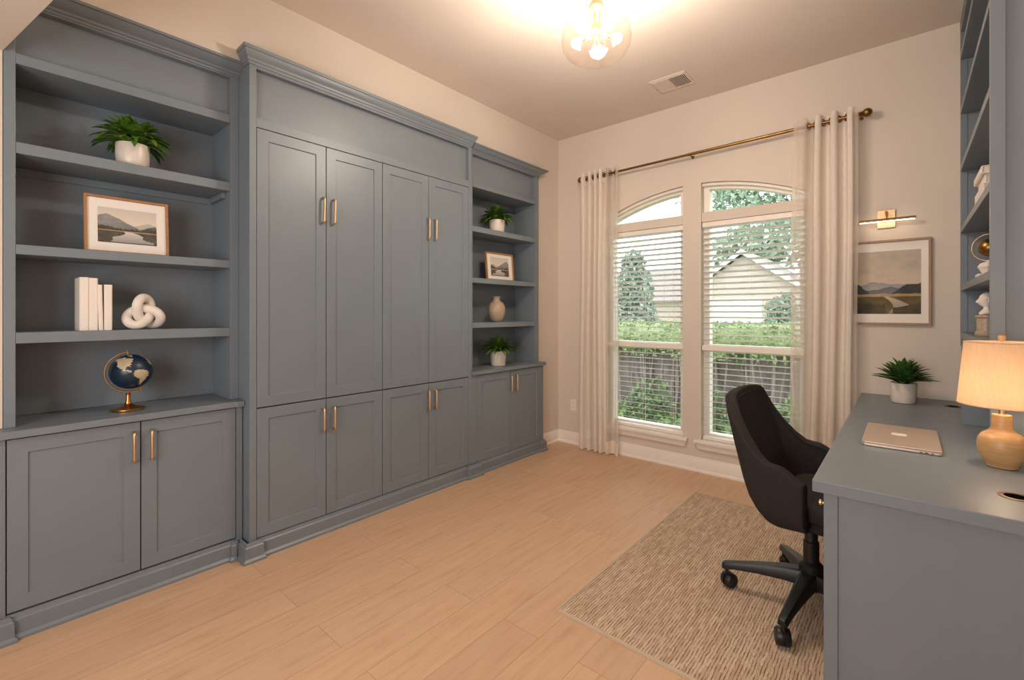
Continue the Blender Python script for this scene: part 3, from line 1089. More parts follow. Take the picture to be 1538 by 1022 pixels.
def curtain(label, folds, x_lead, x_tail, sheer_from, sheer_to, spread, zbot, seed, anchor):
    """folds: x of the forward fold crests (left to right); sheer where x lies outside [sheer_from, sheer_to]"""
    t = thing('curtain', label, 'curtain', (sum(folds) / len(folds), YROD, zbot))
    ctrl = [(x_lead, -0.030)]
    if folds[0] - x_lead > 0.06:
        ctrl.append((folds[0] - 0.03, 0.024))
    for i, x in enumerate(folds):
        ctrl.append((x, -0.042))
        if i < len(folds) - 1:
            ctrl.append(((x + folds[i + 1]) / 2 + 0.008, 0.030))
    if x_tail - folds[-1] > 0.06:
        ctrl.append((folds[-1] + 0.03, 0.024))
    ctrl.append((x_tail, -0.030))
    NP = 12
    line = []
    for (xa, ya), (xb_, yb_) in zip(ctrl, ctrl[1:]):
        for k in range(NP):
            f = k / NP
            e = 0.5 - 0.5 * math.cos(PI * f)
            line.append((xa + (xb_ - xa) * (f + 0.13 * math.sin(2 * PI * f) * (1 if ya < yb_ else 1)), ya + (yb_ - ya) * e))
    line.append(ctrl[-1])
    offs = [0.048, 0.034, 0.019, 0.0, -0.019, -0.034, -0.07, -0.0701]
    nz = 36
    H0 = ZROD0 + 0.048 - zbot
    fs = [(0.048 - o_) / H0 for o_ in offs]
    fs += [fs[-1] + (0.955 - fs[-1]) * k / nz for k in range(1, nz + 1)] + [0.9555, 0.98, 1.0]

    def place(x, y, f):
        zt = zrod(x) + 0.048
        z = zt + (zbot - zt) * f
        g_ = min(1.0, f * 3)
        xx = anchor + (x - anchor) * (1 + (spread - 1) * f) + 0.007 * g_ * math.sin(5 * f + x * 11 + seed)
        xx = min(xx, x_tail + 0.001) if anchor >= x_tail - 0.001 else xx
        yy = YROD + y * (1 + 0.06 * g_ * math.sin(7 * f + x * 21)) * (1 - 0.15 * f) + 0.006 * g_ * math.sin(x * 37 + seed)
        if f > 0.955:
            yy -= 0.0015
        if f < fs[6] + 1e-6:
            yy -= 0.0012
        return (xx, yy, z)

    def piece(name, mat, ks, js):
        g = MB()
        V = {}
        for k in ks:
            for j in js:
                V[k, j] = g.bm.verts.new(place(line[k][0], line[k][1], fs[j]))
        for k in ks[:-1]:
            for j in js[:-1]:
                ym = (line[k][1] + line[k + 1][1]) / 2
                if j in (2, 3) and abs(ym) < 0.0175 and line[k][0] > x_lead + 0.01 and line[k + 1][0] < x_tail - 0.01:
                    continue                       # the eyelet hole
                g.bm.faces.new((V[k, j], V[k + 1, j], V[k + 1, j + 1], V[k, j + 1]))
        loose = [v for v in g.bm.verts if not v.link_faces]
        for v in loose:
            g.bm.verts.remove(v)
        return g.build(name, mat, t, smooth=80)
    nl = len(line)
    k0 = next((k for k in range(nl) if line[k][0] >= sheer_from), 0)
    k1 = next((k for k in range(nl - 1, -1, -1) if line[k][0] <= sheer_to), nl - 1)
    jb = len(fs) - 3
    top, mid, bot = list(range(0, 7)), list(range(6, jb + 1)), list(range(jb, len(fs)))
    allk = list(range(nl))
    piece('header_band', M['curtain'], list(range(k0, k1 + 1)), top)
    piece('drape', M['curtain'], list(range(k0, k1 + 1)), mid)
    if k0 > 0:
        piece('sheer_edge', M['sheer'], list(range(0, k0 + 1)), list(range(0, jb + 1)))
    if k1 < nl - 1:
        piece('sheer_edge', M['sheer'], list(range(k1, nl)), list(range(0, jb + 1)))
    piece('bottom_hem', M['curtain'], allk, bot)
    for (xa, ya), (xb_, yb_) in zip(ctrl, ctrl[1:]):
        if ya * yb_ >= 0:
            continue
        xm = (xa * abs(yb_) + xb_ * abs(ya)) / (abs(ya) + abs(yb_))
        z = zrod(xm)
        dirv = Vector((xb_ - xa, (yb_ - ya) * 1.3, 0)).normalized()
        ring = [tuple(Vector((xm, YROD, z)) + (dirv * math.cos(2 * PI * q / 20) + Vector((0, 0, 1)) * math.sin(2 * PI * q / 20)) * 0.021) for q in range(20)]
        MB().tube(ring, 0.0038, 8, closed=True).build('grommet', M['antique'], t, smooth=60)
    return t


curtain('cream linen curtain hanging left of the windows, beside the narrow bookcase', [-2.315, -2.245, -2.185, -2.135, -2.062], -2.336, -1.948, -9, -2.095, 1.05, 0.012, 1, -1.95)
curtain('cream linen curtain hanging right of the windows, over the framed landscape edge', [-0.545, -0.463, -0.375, -0.285], -0.60, -0.242, -0.482, -0.272, 1.12, 0.012, 4, -0.242)

SLAT = 0.0455
for wi, (a, b) in enumerate(WIN):
    lab = ('white horizontal slat blind in the left window, half behind the left curtain', 'white horizontal slat blind in the right window, behind the desk chair')[wi]
    t = thing('window_blind', lab, 'blind', ((a + b) / 2, YB + 0.04, WIN_B))
    yc = YB + 0.045
    s = MB()
    z = 1.985
    while z > 0.31:
        if not (0.985 < z < 1.03):
            tilt = -0.24
            rr = []
            for x in (a + 0.006, b - 0.006):
                ring = []
                for (u, w) in ((-0.024, 0.0), (-0.012, 0.0022), (0.012, 0.0022), (0.024, 0.0), (0.024, -0.0022), (0.012, 0.0), (-0.012, 0.0), (-0.024, -0.0022)):
                    ring.append((x, yc + u, z + w + u * tilt))
                rr.append(ring)
            s.rings(rr)
        z -= SLAT
    s.build('slat_panel', M['blind'], t, smooth=40)
    MB().box(a + 0.004, yc - 0.027, 1.990, b - 0.004, yc + 0.022, 2.0295).build('headrail', M['trim'], t, bevel=0.002)
    MB().box(a + 0.006, yc - 0.024, 0.2635, b - 0.006, yc + 0.024, 0.290).build('bottom_rail', M['trim'], t, bevel=0.004)
    mr = MB().box(a + 0.004, yc - 0.036, 0.988, b - 0.004, yc - 0.0, 1.030)
    mr.build('middle_rail', M['trim'], t, bevel=0.003)
    for fx in (0.12, 0.5, 0.88):
        x = a + (b - a) * fx
        for u in (-0.0252, 0.0252):
            MB().tube([(x, yc + u, 1.992), (x, yc + u, 0.288)], 0.0011, 5).build('ladder_cord', M['trim'], t)
    if wi == 0:
        MB().tube([(a + 0.56, yc - 0.034, 1.99), (a + 0.56, yc - 0.038, 1.4)], 0.0014, 6).build('pull_cord', M['trim'], t)

# outlet
t = thing('wall_outlet', 'white duplex wall outlet low on the wall beside the left curtain', 'outlet', (-2.495, YB, 0.385))
MB().box(-2.53, YB - 0.006, 0.325, -2.46, YB - 0.0005, 0.44).build('cover_plate', M['trim'], t, bevel=0.003)
for z in (0.36, 0.405):
    so = MB().tube([(-2.495, YB - 0.006, z), (-2.495, YB - 0.009, z)], 0.015, 16).build('socket', M['trim'], t)
    MB().box(-2.502, YB - 0.0095, z - 0.006, -2.500, YB - 0.009, z + 0.004).build('slot', M['dark'], so)
    MB().box(-2.490, YB - 0.0095, z - 0.006, -2.488, YB - 0.009, z + 0.004).build('slot', M['dark'], so)

# ------------------------------------------------------------------ ceiling: vent and light
t = thing('ceiling_vent', 'white louvered air vent set in the ceiling near the windows', 'vent', (-1.345, 3.408, ZC))
x0, x1, y0, y1 = -1.482, -1.208, 3.291, 3.526
fr = MB()
o = [(x0, y0), (x1, y0), (x1, y1), (x0, y1)]
i_ = [(x0 + .024, y0 + .03), (x1 - .018, y0 + .03), (x1 - .018, y1 - .03), (x0 + .024, y1 - .03)]
fr.rings([[(*p, ZC - 0.0006) for p in o], [(*p, ZC - 0.004) for p in o], [(*p, ZC - 0.011) for p in i_], [(*p, ZC - 0.0006) for p in i_], [(*p, ZC - 0.0006) for p in o]], True, False)
fr.build('frame', M['vent'], t)
MB().box(x0 + .02, y0 + .026, ZC - 0.0018, x1 - .016, y1 - .026, ZC - 0.0007).build('duct_opening', M['dark'], t)
xm = (x0 + x1) / 2
MB().box(xm - 0.004, y0 + .03, ZC - 0.011, xm + 0.004, y1 - .03, ZC - 0.002).build('divider_bar', M['vent'], t)
for side in (-1, 1):
    for k in range(9):
        xa = xm + side * (0.0105 + k * 0.0122)
        if not (x0 + .028 < xa < x1 - .022):
            continue
        hw_, z_a, z_b = (0.0056, ZC - 0.0095, ZC - 0.0062) if side < 0 else (0.0024, ZC - 0.0100, ZC - 0.0060)
        MB().prism([(xa - hw_, y0 + .03, z_a), (xa - hw_ + .001, y0 + .03, z_a - .001), (xa + hw_, y0 + .03, z_b), (xa + hw_ - .001, y0 + .03, z_b + .001)],
                   (0, y1 - y0 - .06, 0)).build('slat', M['vent'], t)
MB().tube([(x0 + 0.013, y0 + 0.14, ZC - 0.008), (x0 + 0.013, y0 + 0.14, ZC - 0.0105)], 0.004, 10).build('screw', M['bronze'], t)

LX, LY = -1.172, 2.0
t = thing('ceiling_light', 'clear glass bowl ceiling light with five glowing bulbs and brass fittings', 'light', (LX, LY, ZC))
MB().lathe([(0.065, ZC - 0.0006), (0.07, ZC - 0.012), (0.066, ZC - 0.026), (0.03, ZC - 0.034), (0.014, ZC - 0.05), (0.012, 2.93), (0.012, 2.915)][::-1], (LX, LY, 0), 32).build('canopy', M['brass'], t, smooth=35)
MB().lathe([(0.010, 2.80), (0.03, 2.802), (0.036, 2.81), (0.036, 2.828), (0.028, 2.84), (0.012, 2.845), (0.012, 2.9149)], (LX, LY, 0), 28).build('upper_hub', M['brass'], t, smooth=35)
for k in range(3):
    a = 0.4 + 2 * PI * k / 3
    x, y = LX + 0.016 * math.cos(a), LY + 0.016 * math.sin(a)
    MB().tube([(x, y, 2.728), (x, y, 2.803)], 0.0032, 8).build('rod', M['brass'], t, smooth=40)
MB().lathe([(0.004, 2.675), (0.012, 2.68), (0.017, 2.695), (0.022, 2.70), (0.022, 2.722), (0.018, 2.73), (0.006, 2.732)], (LX, LY, 0), 24).build('lower_hub', M['brass'], t, smooth=35)
for k in range(5):
    a = math.radians(118 + 72 * k)
    dx, dy = math.cos(a), math.sin(a)
    arm = MB()
    arm.tube([(LX + dx * 0.018, LY + dy * 0.018, 2.706), (LX + dx * 0.034, LY + dy * 0.034, 2.690), (LX + dx * 0.05, LY + dy * 0.05, 2.680)], 0.0048, 8)
    arm.tube([(LX + dx * r, LY + dy * r, 2.680 - (r - 0.05) * 0.3) for r in (0.046, 0.054, 0.078)], [0.009, 0.0115, 0.0115], 12)
    ao = arm.build('arm', M['brass'], t, smooth=40)
    bl = MB().sphere((LX + dx * 0.106, LY + dy * 0.106, 2.668), 0.024, 18, 12)
    bl.build('bulb', M['bulb'], ao, smooth=80)
prof = [(0.0, 2.556), (0.03, 2.5565), (0.08, 2.561), (0.12, 2.572), (0.148, 2.592), (0.165, 2.62), (0.1715, 2.655), (0.166, 2.69), (0.150, 2.725), (0.128, 2.765), (0.112, 2.80), (0.104, 2.83), (0.102, 2.862), (0.104, 2.872)]
MB().lathe(prof, (LX, LY, 0), 56, cap=False).build('glass_bowl', M['bowl'], t, smooth=80)
MB().tube([(LX + 0.104 * math.cos(2 * PI * k / 48), LY + 0.104 * math.sin(2 * PI * k / 48), 2.874) for k in range(48)], 0.004, 8, closed=True).build('rim_ring', M['brass'], t, smooth=60)
for k in range(3):
    a = 1.2 + 2 * PI * k / 3
    MB().tube([(LX + 0.102 * math.cos(a), LY + 0.102 * math.sin(a), 2.874), (LX + 0.012 * math.cos(a), LY + 0.012 * math.sin(a), 2.905)], 0.0035, 8).build('hanger', M['brass'], t, smooth=40)

# ------------------------------------------------------------------ art


def lerp(a, b, f):
    f = max(0, min(1, f))
    return tuple(x + (y - x) * f for x, y in zip(a, b))


def fbm(x, seed, oct_=5):
    v, amp, fr = 0, 0.5, 1.0
    for o_ in range(oct_):
        v += amp * math.sin(x * fr * 6.28 + seed * (o_ + 1) * 1.7) * math.cos(x * fr * 3.1 + seed * 2.3 + o_)
        amp *= 0.5
        fr *= 2.1
    return v


def hash2(x, y):
    n = math.sin(x * 127.1 + y * 311.7) * 43758.5453
    return n - math.floor(n)


def vnoise(x, y):
    xi, yi = math.floor(x), math.floor(y)
    fx, fy = x - xi, y - yi
    fx, fy = fx * fx * (3 - 2 * fx), fy * fy * (3 - 2 * fy)
    a, b, c_, d = hash2(xi, yi), hash2(xi + 1, yi), hash2(xi, yi + 1), hash2(xi + 1, yi + 1)
    return a + (b - a) * fx + (c_ - a) * fy + (a - b - c_ + d) * fx * fy


def paint_river(u, v):
    """wide landscape: pale sky, far blue-grey hills, dark hills at the sides, winding pale river"""
    n = vnoise(u * 5, v * 9) * 0.6 + vnoise(u * 13, v * 21) * 0.4
    col = lerp((206, 188, 168), (184, 172, 158), (v - 0.5) * 2)
    col = lerp(col, (166, 156, 146), max(0, n - 0.45) * 1.2)
    far = 0.47 + 0.06 * fbm(u * 0.8, 1.3) + 0.02 * (1 if abs(u - .3) < .1 else 0) * math.cos((u - .3) * 15)
    mid = 0.40 + 0.05 * fbm(u * 1.1 + 2, 2.1)
    if v < far:
        col = lerp((150, 148, 150), (172, 164, 156), (far - v) * 8)
    if v < mid:
        col = lerp((104, 110, 116), (128, 126, 124), (mid - v) * 8)
    hr = 0.30 + max(0, (u - 0.55)) * 0.62 - max(0, u - .82) * .5 + 0.03 * fbm(u * 2.3, 4)
    hl = 0.30 + max(0, 0.30 - u) * 0.75 + 0.04 * fbm(u * 2.6, 9)
    hill = max(hr, hl)
    if v < hill and v < 0.52:
        col = lerp((54, 56, 56), (84, 84, 80), n)
    if v < 0.32 + 0.012 * fbm(u * 3, 5):
        col = lerp((160, 132, 94), (190, 160, 122), n) if v > 0.275 else lerp((74, 66, 48), (122, 102, 66), n * 1.2 - 0.1)
    cx = 0.47 + 0.16 * math.sin((0.30 - v) * 9.0) + (0.27 - v) * 0.7
    wdt = 0.035 + (0.28 - v) * 0.55
    if v < 0.275 and abs(u - cx) < wdt * (0.8 + 0.4 * n):
        col = lerp((196, 178, 154), (130, 128, 124), (0.26 - v) * 3.2)
    if v < 0.17 + 0.08 * fbm(u * 2.2, 7) and u < 0.5:
        col = lerp((44, 42, 36), (104, 92, 66), n * 1.1 - .1)
    if v < 0.10 + 0.22 * max(0, u - 0.66) and u > 0.6:
        col = lerp((50, 48, 40), (96, 84, 58), n)
    return col


def paint_lake(u, v, s=0.0):
    """mountain lake: pale sky, grey slopes meeting in a V, dark shores, bright water"""
    n = vnoise(u * 7 + s, v * 11) * 0.6 + vnoise(u * 17, v * 25 + s) * 0.4
    col = lerp((226, 212, 196), (206, 196, 186), (v - .5) * 2)
    far = 0.50 + 0.14 * max(0, 1 - abs(u - 0.86) * 3) + 0.02 * fbm(u, 3 + s)
    if v < far:
        col = lerp((176, 170, 164), (196, 186, 176), n)
    lft = 0.84 - abs(u - 0.14) * 0.72 + 0.035 * fbm(u * 2, 2 + s)
    if v < lft and v > 0.3:
        col = lerp((118, 118, 120), (156, 152, 148), n + (v - .6))
    rgt = 0.58 - abs(u - 0.96) * 0.55 + 0.03 * fbm(u * 2.4, 5 + s)
    if v < rgt and v > .3:
        col = lerp((86, 84, 82), (118, 114, 108), n)
    tree = 0.40 + 0.26 * max(0, 0.25 - u) + 0.22 * max(0, u - 0.75) + 0.05 * vnoise(u * 40, 1 + s)
    if v < tree:
        col = lerp((62, 58, 50), (112, 98, 74), n)
    if 0.335 < v < 0.365:
        col = lerp((170, 142, 104), (196, 172, 140), n)
    if v <= 0.335:
        col = lerp((70, 66, 60), (104, 98, 88), n)
        w = 0.08 + (0.335 - v) * 0.95
        if abs(u - 0.54 - 0.05 * math.sin(v * 30)) < w * (0.75 + .5 * n) and v > 0.03:
            col = lerp((206, 198, 188), (142, 142, 142), (0.3 - v) * 3.0)
    return col


def art_mesh(parent, w, h, fn, y_is_depth, nx=110, nz=80, rot=None, off=0.0):
    """a flat printed sheet in the local frame of the picture: width along local x, height along z, facing -y"""
    g = MB()
    V = [[g.bm.verts.new((-w / 2 + w * i / nx, -off, -h / 2 + h * j / nz)) for i in range(nx + 1)] for j in range(nz + 1)]
    for j in range(nz):
        for i in range(nx):
            g.bm.faces.new((V[j][i], V[j][i + 1], V[j + 1][i + 1], V[j + 1][i]))
    o = g.build('print', M['art'], parent, world=False, recalc=False)
    me = o.data
    at = me.color_attributes.new('art', 'FLOAT_COLOR', 'POINT')
    for k, vv in enumerate(me.vertices):
        u_ = (vv.co.x + w / 2) / w
        v_ = (vv.co.z + h / 2) / h
        at.data[k].color = (*lin(fn(u_, v_)), 1)
    return o


def frame_ring(w, h, bw, dp):
    """mitred picture frame, centre at the origin, front at y = -dp"""
    f = MB()
    W, H = w / 2, h / 2

    def rg(a, y):
        return [(-W + a, y, -H + a), (W - a, y, -H + a), (W - a, y, H - a), (-W + a, y, H - a)]
    f.rings([rg(0, 0), rg(0, -dp), rg(bw * 0.9, -dp), rg(bw, -dp * 0.6), rg(bw, 0), rg(0, 0)], True, False)
    return f


def picture(name, label, w, h, bw, dp, matw, fn, frame_mat, M4, prints=(110, 80), mat_b=None):
    t = thing(name, label, 'picture')
    t.matrix_world = M4
    frame_ring(w, h, bw, dp).build('frame', M[frame_mat], t, world=False, bevel=0.001)
    e = MB().box(-w / 2 + bw, -dp * 0.45, -h / 2 + bw, w / 2 - bw, -0.001, h / 2 - bw)
    e.build('mat_board', M['mat_board'], t, world=False)
    aw, ah = w - 2 * matw[0], h - 2 * matw[1]
    art_mesh(t, aw, ah, fn, True, prints[0], prints[1], off=dp * 0.45 + 0.0006)
    return t


# large landscape over the desk (faces -Y)
picture('framed_landscape', 'large framed river landscape print on the wall under the picture light', 0.437, 0.545, 0.014, 0.022, (0.048, 0.070), paint_river, 'greyoak',
        Matrix.Translation((-0.1065, YB - 0.0008, 1.4905)), (150, 150))


def lean(loc, tilt, yaw):
    """a picture that faces +X, leans back by tilt"""
    return Matrix.Translation(loc) @ Matrix.Rotation(PI / 2 + yaw, 4, 'Z') @ Matrix.Rotation(-tilt, 4, 'X')


h = 0.272
tl = math.radians(5)
picture('framed_landscape', 'oak framed mountain lake print leaning on the shelf above the white books', 0.318, h, 0.011, 0.018, (0.048, 0.052), lambda u, v: paint_lake(u, v, 0.0), 'oakframe',
        lean((-2.862 - math.sin(tl) * h / 2, 0.470, 1.5775 + math.cos(tl) * h / 2), tl, 0.0), (110, 84))
h = 0.246
picture('framed_landscape', 'small framed lake print leaning on the shelf above the taupe vase', 0.355, h, 0.012, 0.018, (0.060, 0.040), lambda u, v: paint_lake(1 - u, v, 3.0), 'oakframe',
        lean((-2.745 - math.sin(tl) * h / 2, 3.020, 1.5775 + math.cos(tl) * h / 2), tl, 0.0), (100, 80))

# picture light
t = thing('picture_light', 'brass bar picture light on the wall above the large landscape', 'light', (-0.104, YB, 1.90))
MB().box(-0.150, YB - 0.012, 1.842, -0.058, YB - 0.0006, 1.958).build('back_plate', M['brass'], t, bevel=0.002)
for x in (-0.128, -0.08):
    MB().tube([(x, YB - 0.012, 1.928), (x, YB - 0.016, 1.928)], 0.005, 12).build('screw', M['brass'], t, smooth=40)
MB().tube([(-0.104, YB - 0.010, 1.915), (-0.104, YB - 0.035, 1.945), (-0.104, YB - 0.052, 1.935), (-0.104, YB - 0.058, 1.893)], 0.0062, 10).build('arm', M['brass'], t, smooth=50)
MB().tube([(-0.240, YB - 0.06, 1.888), (0.040, YB - 0.06, 1.888)], 0.0085, 14).build('bar', M['antique'], t, smooth=40)
MB().box(-0.236, YB - 0.0655, 1.8765, 0.036, YB - 0.0545, 1.8805).build('light_strip', M['strip'], t)

# ------------------------------------------------------------------ shelf objects


def plant(label, loc, pot_prof, pot_mat, kind, size, seed, group=None):
    r = random.Random(seed)
    t = thing('potted_plant', label, 'plant', loc, group=group)
    z0 = loc[2]
    MB().lathe(pot_prof, loc, 40).build('pot', M[pot_mat], t, smooth=40)
    rim_r, rim_z = pot_prof[-1][0], pot_prof[-1][1]
    MB().lathe([(0.0005, rim_z - 0.001), (rim_r - 0.0005, rim_z - 0.001), (rim_r - 0.0005, rim_z + 0.002), (0.0005, rim_z + 0.004)], loc, 24).build('soil', M['soil'], t)
    f = MB()
    bz = z0 + rim_z + 0.002
    if kind == 'bushy':
        n = 130
        for k in range(n):
            q = (k + 0.5) / n
            az = k * 2.39996 + r.uniform(-.25, .25)
            el = math.radians(26 + 60 * q ** 0.8) + r.uniform(-.14, .14)
            L = size * (1.02 - 0.16 * q) * r.uniform(0.82, 1.08)
            wd = size * 0.23 * r.uniform(0.8, 1.15)
            b = (loc[0] + math.cos(az) * 0.018 * (1 - q), loc[1] + math.sin(az) * 0.018 * (1 - q), bz + 0.012 * q)
            f.strip_leaf(b, az, el, L, wd, 0.95 + 0.65 * (1 - q) + r.uniform(-.1, .35), 7, 0.3, r.uniform(-.25, .25))
        mat = M['leaf']
    elif kind == 'fern':
        n = 140
        for k in range(n):
            q = (k + 0.5) / n
            az = k * 2.39996 + r.uniform(-.3, .3)
            el = math.radians(26 + 62 * q) + r.uniform(-.12, .12)
            L = size * (1.02 - 0.16 * q) * r.uniform(0.85, 1.08)
            b = (loc[0] + math.cos(az) * 0.016 * (1 - q), loc[1] + math.sin(az) * 0.016 * (1 - q), bz)
            f.strip_leaf(b, az, el, L, size * 0.14 * r.uniform(.8, 1.2), 0.8 + 0.6 * (1 - q), 7, 0.3, r.uniform(-.2, .2))
        mat = M['leaf']
    else:
        n = 58
        for k in range(n):
            q = (k + 0.5) / n
            az = k * 2.39996 + r.uniform(-.15, .15)
            el = math.radians(22 + 66 * q) + r.uniform(-.06, .06)
            L = size * (0.90 + 0.06 * q) * r.uniform(0.9, 1.06)
            b = (loc[0] + math.cos(az) * 0.012 * (1 - q), loc[1] + math.sin(az) * 0.012 * (1 - q), bz + 0.004)
            # leaf curves up a little then its tip turns out
            f.strip_leaf(b, az, el, L, size * 0.26, 0.35 + 0.4 * r.random(), 8, 0.42, r.uniform(-.1, .1))
        mat = M['leaf_dark']
    # keep leaves above the shelf and clear of the cabinet back
    lo = z0 + rim_z * 0.45
    for v in f.bm.verts:
        if v.co.z < lo:
            v.co.z = lo + (v.co.z - lo) * 0.1
    f.build('foliage', mat, t, smooth=70, recalc=False)
    return t


def pot(r, h, kind=0):
    if kind == 0:      # rounded bowl-like pot
        return [(r * .70, 0), (r * .80, h * .015), (r * .90, h * .10), (r * .97, h * .28), (r, h * .5), (r * 1.0, h * .96), (r * .985, h), (r * .93, h), (r * .92, h * .9)]
    return [(r * .80, 0), (r * .86, h * .015), (r * .90, h * .06), (r * .96, h * .5), (r, h * .97), (r * .985, h), (r * .92, h), (r * .91, h * .9)]


def clamp_x(t, xmin):
    for o in t.children:
        if o.name.startswith('foliage'):
            for v in o.data.vertices:
                wx = v.co.x + t.location.x
                if wx < xmin:
                    v.co.x = xmin + 0.004 - t.location.x + (wx - xmin) * 0.05


p1 = plant('bushy green plant in wide cream pot, on upper shelf of the nearest bookcase', (-2.862, 0.487, 1.9965), pot(0.066, 0.116, 0), 'ceramic', 'bushy', 0.170, 3)
clamp_x(p1, BACK_L)
p2 = plant('bushy green plant in a cream pot, on the top shelf of the narrow bookcase', (-2.738, 2.975, 1.9945), pot(0.070, 0.112, 1), 'ceramic', 'bushy', 0.165, 5)
clamp_x(p2, BACK_R)
p3 = plant('feathery green plant in a cream pot, on the countertop of the narrow bookcase', (-2.725, 2.975, 0.8305), pot(0.070, 0.128, 1), 'stoneware', 'fern', 0.182, 8)
clamp_x(p3, BACK_R)
p4 = plant('spiky succulent in a white stoneware pot, on the desk by the far wall', (-0.018, 3.558, 0.7655), pot(0.063, 0.118, 1), 'stoneware', 'spiky', 0.166, 11)

# white books
bk = [(0.290, 0.322, 0.240, 0.0, 'thickest of the four white standing books, leftmost beside the others'),
      (0.3225, 0.352, 0.238, 0.0, 'tall white standing book, second from left on the shelf under the lake print'),
      (0.3545, 0.371, 0.209, 0.022, 'thinnest white standing book, third from left on the shelf'),
      (0.3735, 0.402, 0.210, 0.0, 'short white standing book at the right end of the row, beside the knot')]
for a, b, hh, lean_, lab in bk:
    xf = -2.795
    dp_ = 0.165
    t = thing('book', lab, 'book', (xf - dp_ / 2, (a + b) / 2, 1.2165), group='white books on the bookcase shelf')
    th = 0.003
    cv = MB()
    z0, z1 = 1.2165, 1.2165 + hh
    o_ = [(xf - dp_, a), (xf - .004, a), (xf, a + .004), (xf, b - .004), (xf - .004, b), (xf - dp_, b), (xf - dp_, b - th), (xf - th - .002, b - th), (xf - th - .002, a + th), (xf - dp_, a + th)]
    cv.prism([(x, y, z0) for x, y in o_], (0, 0, hh))
    cv.build('cover', M['book'], t, bevel=0.0006)
    MB().box(xf - dp_ + .004, a + th + .0002, z0 + .003, xf - th - .0022, b - th - .0002, z1 - .003).build('pages', M['paper'], t)
    if lean_:
        t.rotation_euler = (lean_, 0, 0)

# knot sculpture
kc = Vector((-2.845, 0.527, 1.2165))
pts = []
sc, tr = 0.0232, 0.0205
for k in range(120):
    a = 2 * PI * k / 120
    px = math.sin(a) + 2 * math.sin(2 * a)
    py = math.cos(a) - 2 * math.cos(2 * a)
    pz = -math.sin(3 * a)
    ang = PI / 3 * 0 + PI
    qx, qy = px * math.cos(ang) - py * math.sin(ang), px * math.sin(ang) + py * math.cos(ang)
    pts.append((kc.x + pz * 0.024, kc.y + qx * sc, qy * sc * 1.14))
zmin = min(p[2] for p in pts)
pts = [(p[0], p[1], kc.z + p[2] - zmin + tr) for p in pts]
tag(MB().tube(pts, tr, 20, closed=True).build('knot_sculpture', M['stone'], smooth=80), 'white ceramic knot sculpture beside the white books', 'sculpture')

# globe
gc = Vector((-2.845, 0.478, 1.012))
GR = 0.083
t = thing('globe', 'navy and beige desk globe on a gold stand, on the nearest countertop', 'globe', (-2.84, 0.468, 0.8305))
MB().lathe([(0.0005, 0), (0.062, 0), (0.066, 0.004), (0.066, 0.009), (0.05, 0.014), (0.028, 0.020), (0.014, 0.030), (0.009, 0.045), (0.008, 0.072), (0.012, 0.078), (0.0005, 0.082)], (-2.84, 0.466, 0.8305), 36).build('stand', M['gold'], t, smooth=35)
tilt = math.radians(-23)
# viewing basis: direction from the camera, globe seen frontally from it
vd = Vector((gc.x, gc.y, 0)).normalized()          # camera -> globe
rt = Vector((-vd.y, vd.x, 0)) * -1                  # to the right in the picture
up = Vector((0, 0, 1))
arc = []
for k in range(49):
    a = math.radians(98 + (292 - 98) * k / 48)
    arc.append(tuple(gc + (rt * math.cos(a) + up * math.sin(a)) * 0.096))
fl = MB()
rr = []
for p in arc:
    p = Vector(p)
    o2 = (p - gc).normalized()
    rr.append([tuple(p + o2 * 0.004 + vd * 0.008), tuple(p + o2 * 0.004 - vd * 0.008), tuple(p - o2 * 0.002 - vd * 0.008), tuple(p - o2 * 0.002 + vd * 0.008)])
fl.rings(rr)
fl.build('meridian_arc', M['gold'], t, bevel=0.0015, smooth=40)
for a in (98, 292):
    a = math.radians(a)
    d = rt * math.cos(a) + up * math.sin(a)
    pn = MB()
    pn.tube([tuple(gc + d * (GR + 0.0005)), tuple(gc + d * 0.1)], 0.003, 8)
    pn.sphere(tuple(gc + d * 0.103), 0.0055, 12, 8)
    pn.build('axis_pin', M['gold'], t, smooth=50)
NA = [(-168, 66), (-156, 71), (-130, 70), (-110, 72), (-95, 72), (-82, 68), (-82, 58), (-78, 62), (-68, 60), (-56, 52), (-66, 45), (-74, 40), (-76, 35), (-81, 31), (-80, 25), (-83, 29), (-90, 30), (-97, 27), (-96, 20), (-91, 19), (-87, 21), (-88, 16), (-83, 14), (-83, 10), (-78, 8), (-85, 9), (-92, 14), (-105, 19), (-109, 26), (-115, 31), (-121, 35), (-124, 42), (-124, 48), (-132, 55), (-142, 60), (-152, 59), (-162, 56), (-166, 61)]
SA = [(-78, 8), (-72, 12), (-62, 10), (-51, 4), (-44, -2), (-35, -7), (-39, -15), (-41, -22), (-48, -27), (-54, -34), (-62, -39), (-66, -46), (-69, -53), (-74, -50), (-73, -40), (-71, -30), (-70, -19), (-76, -14), (-81, -5)]
GL = [(-60, 76), (-40, 82), (-22, 76), (-24, 70), (-40, 65), (-48, 61), (-54, 68)]
AF = [(-17, 20), (-10, 30), (-5, 36), (10, 37), (20, 32), (32, 31), (36, 22), (43, 12), (51, 11), (40, -5), (40, -15), (33, -26), (20, -35), (14, -22), (12, -6), (9, 4), (-8, 5), (-16, 12)]
EU = [(-9, 37), (-9, 43), (-2, 44), (-4, 48), (5, 52), (10, 58), (6, 62), (25, 71), (60, 70), (100, 76), (140, 72), (170, 67), (160, 60), (140, 54), (130, 42), (122, 32), (108, 20), (104, 10), (98, 18), (80, 14), (76, 10), (70, 22), (56, 26), (45, 32), (36, 36), (27, 38), (22, 38), (14, 42), (4, 42)]
LANDS = [NA, SA, GL, AF, EU]


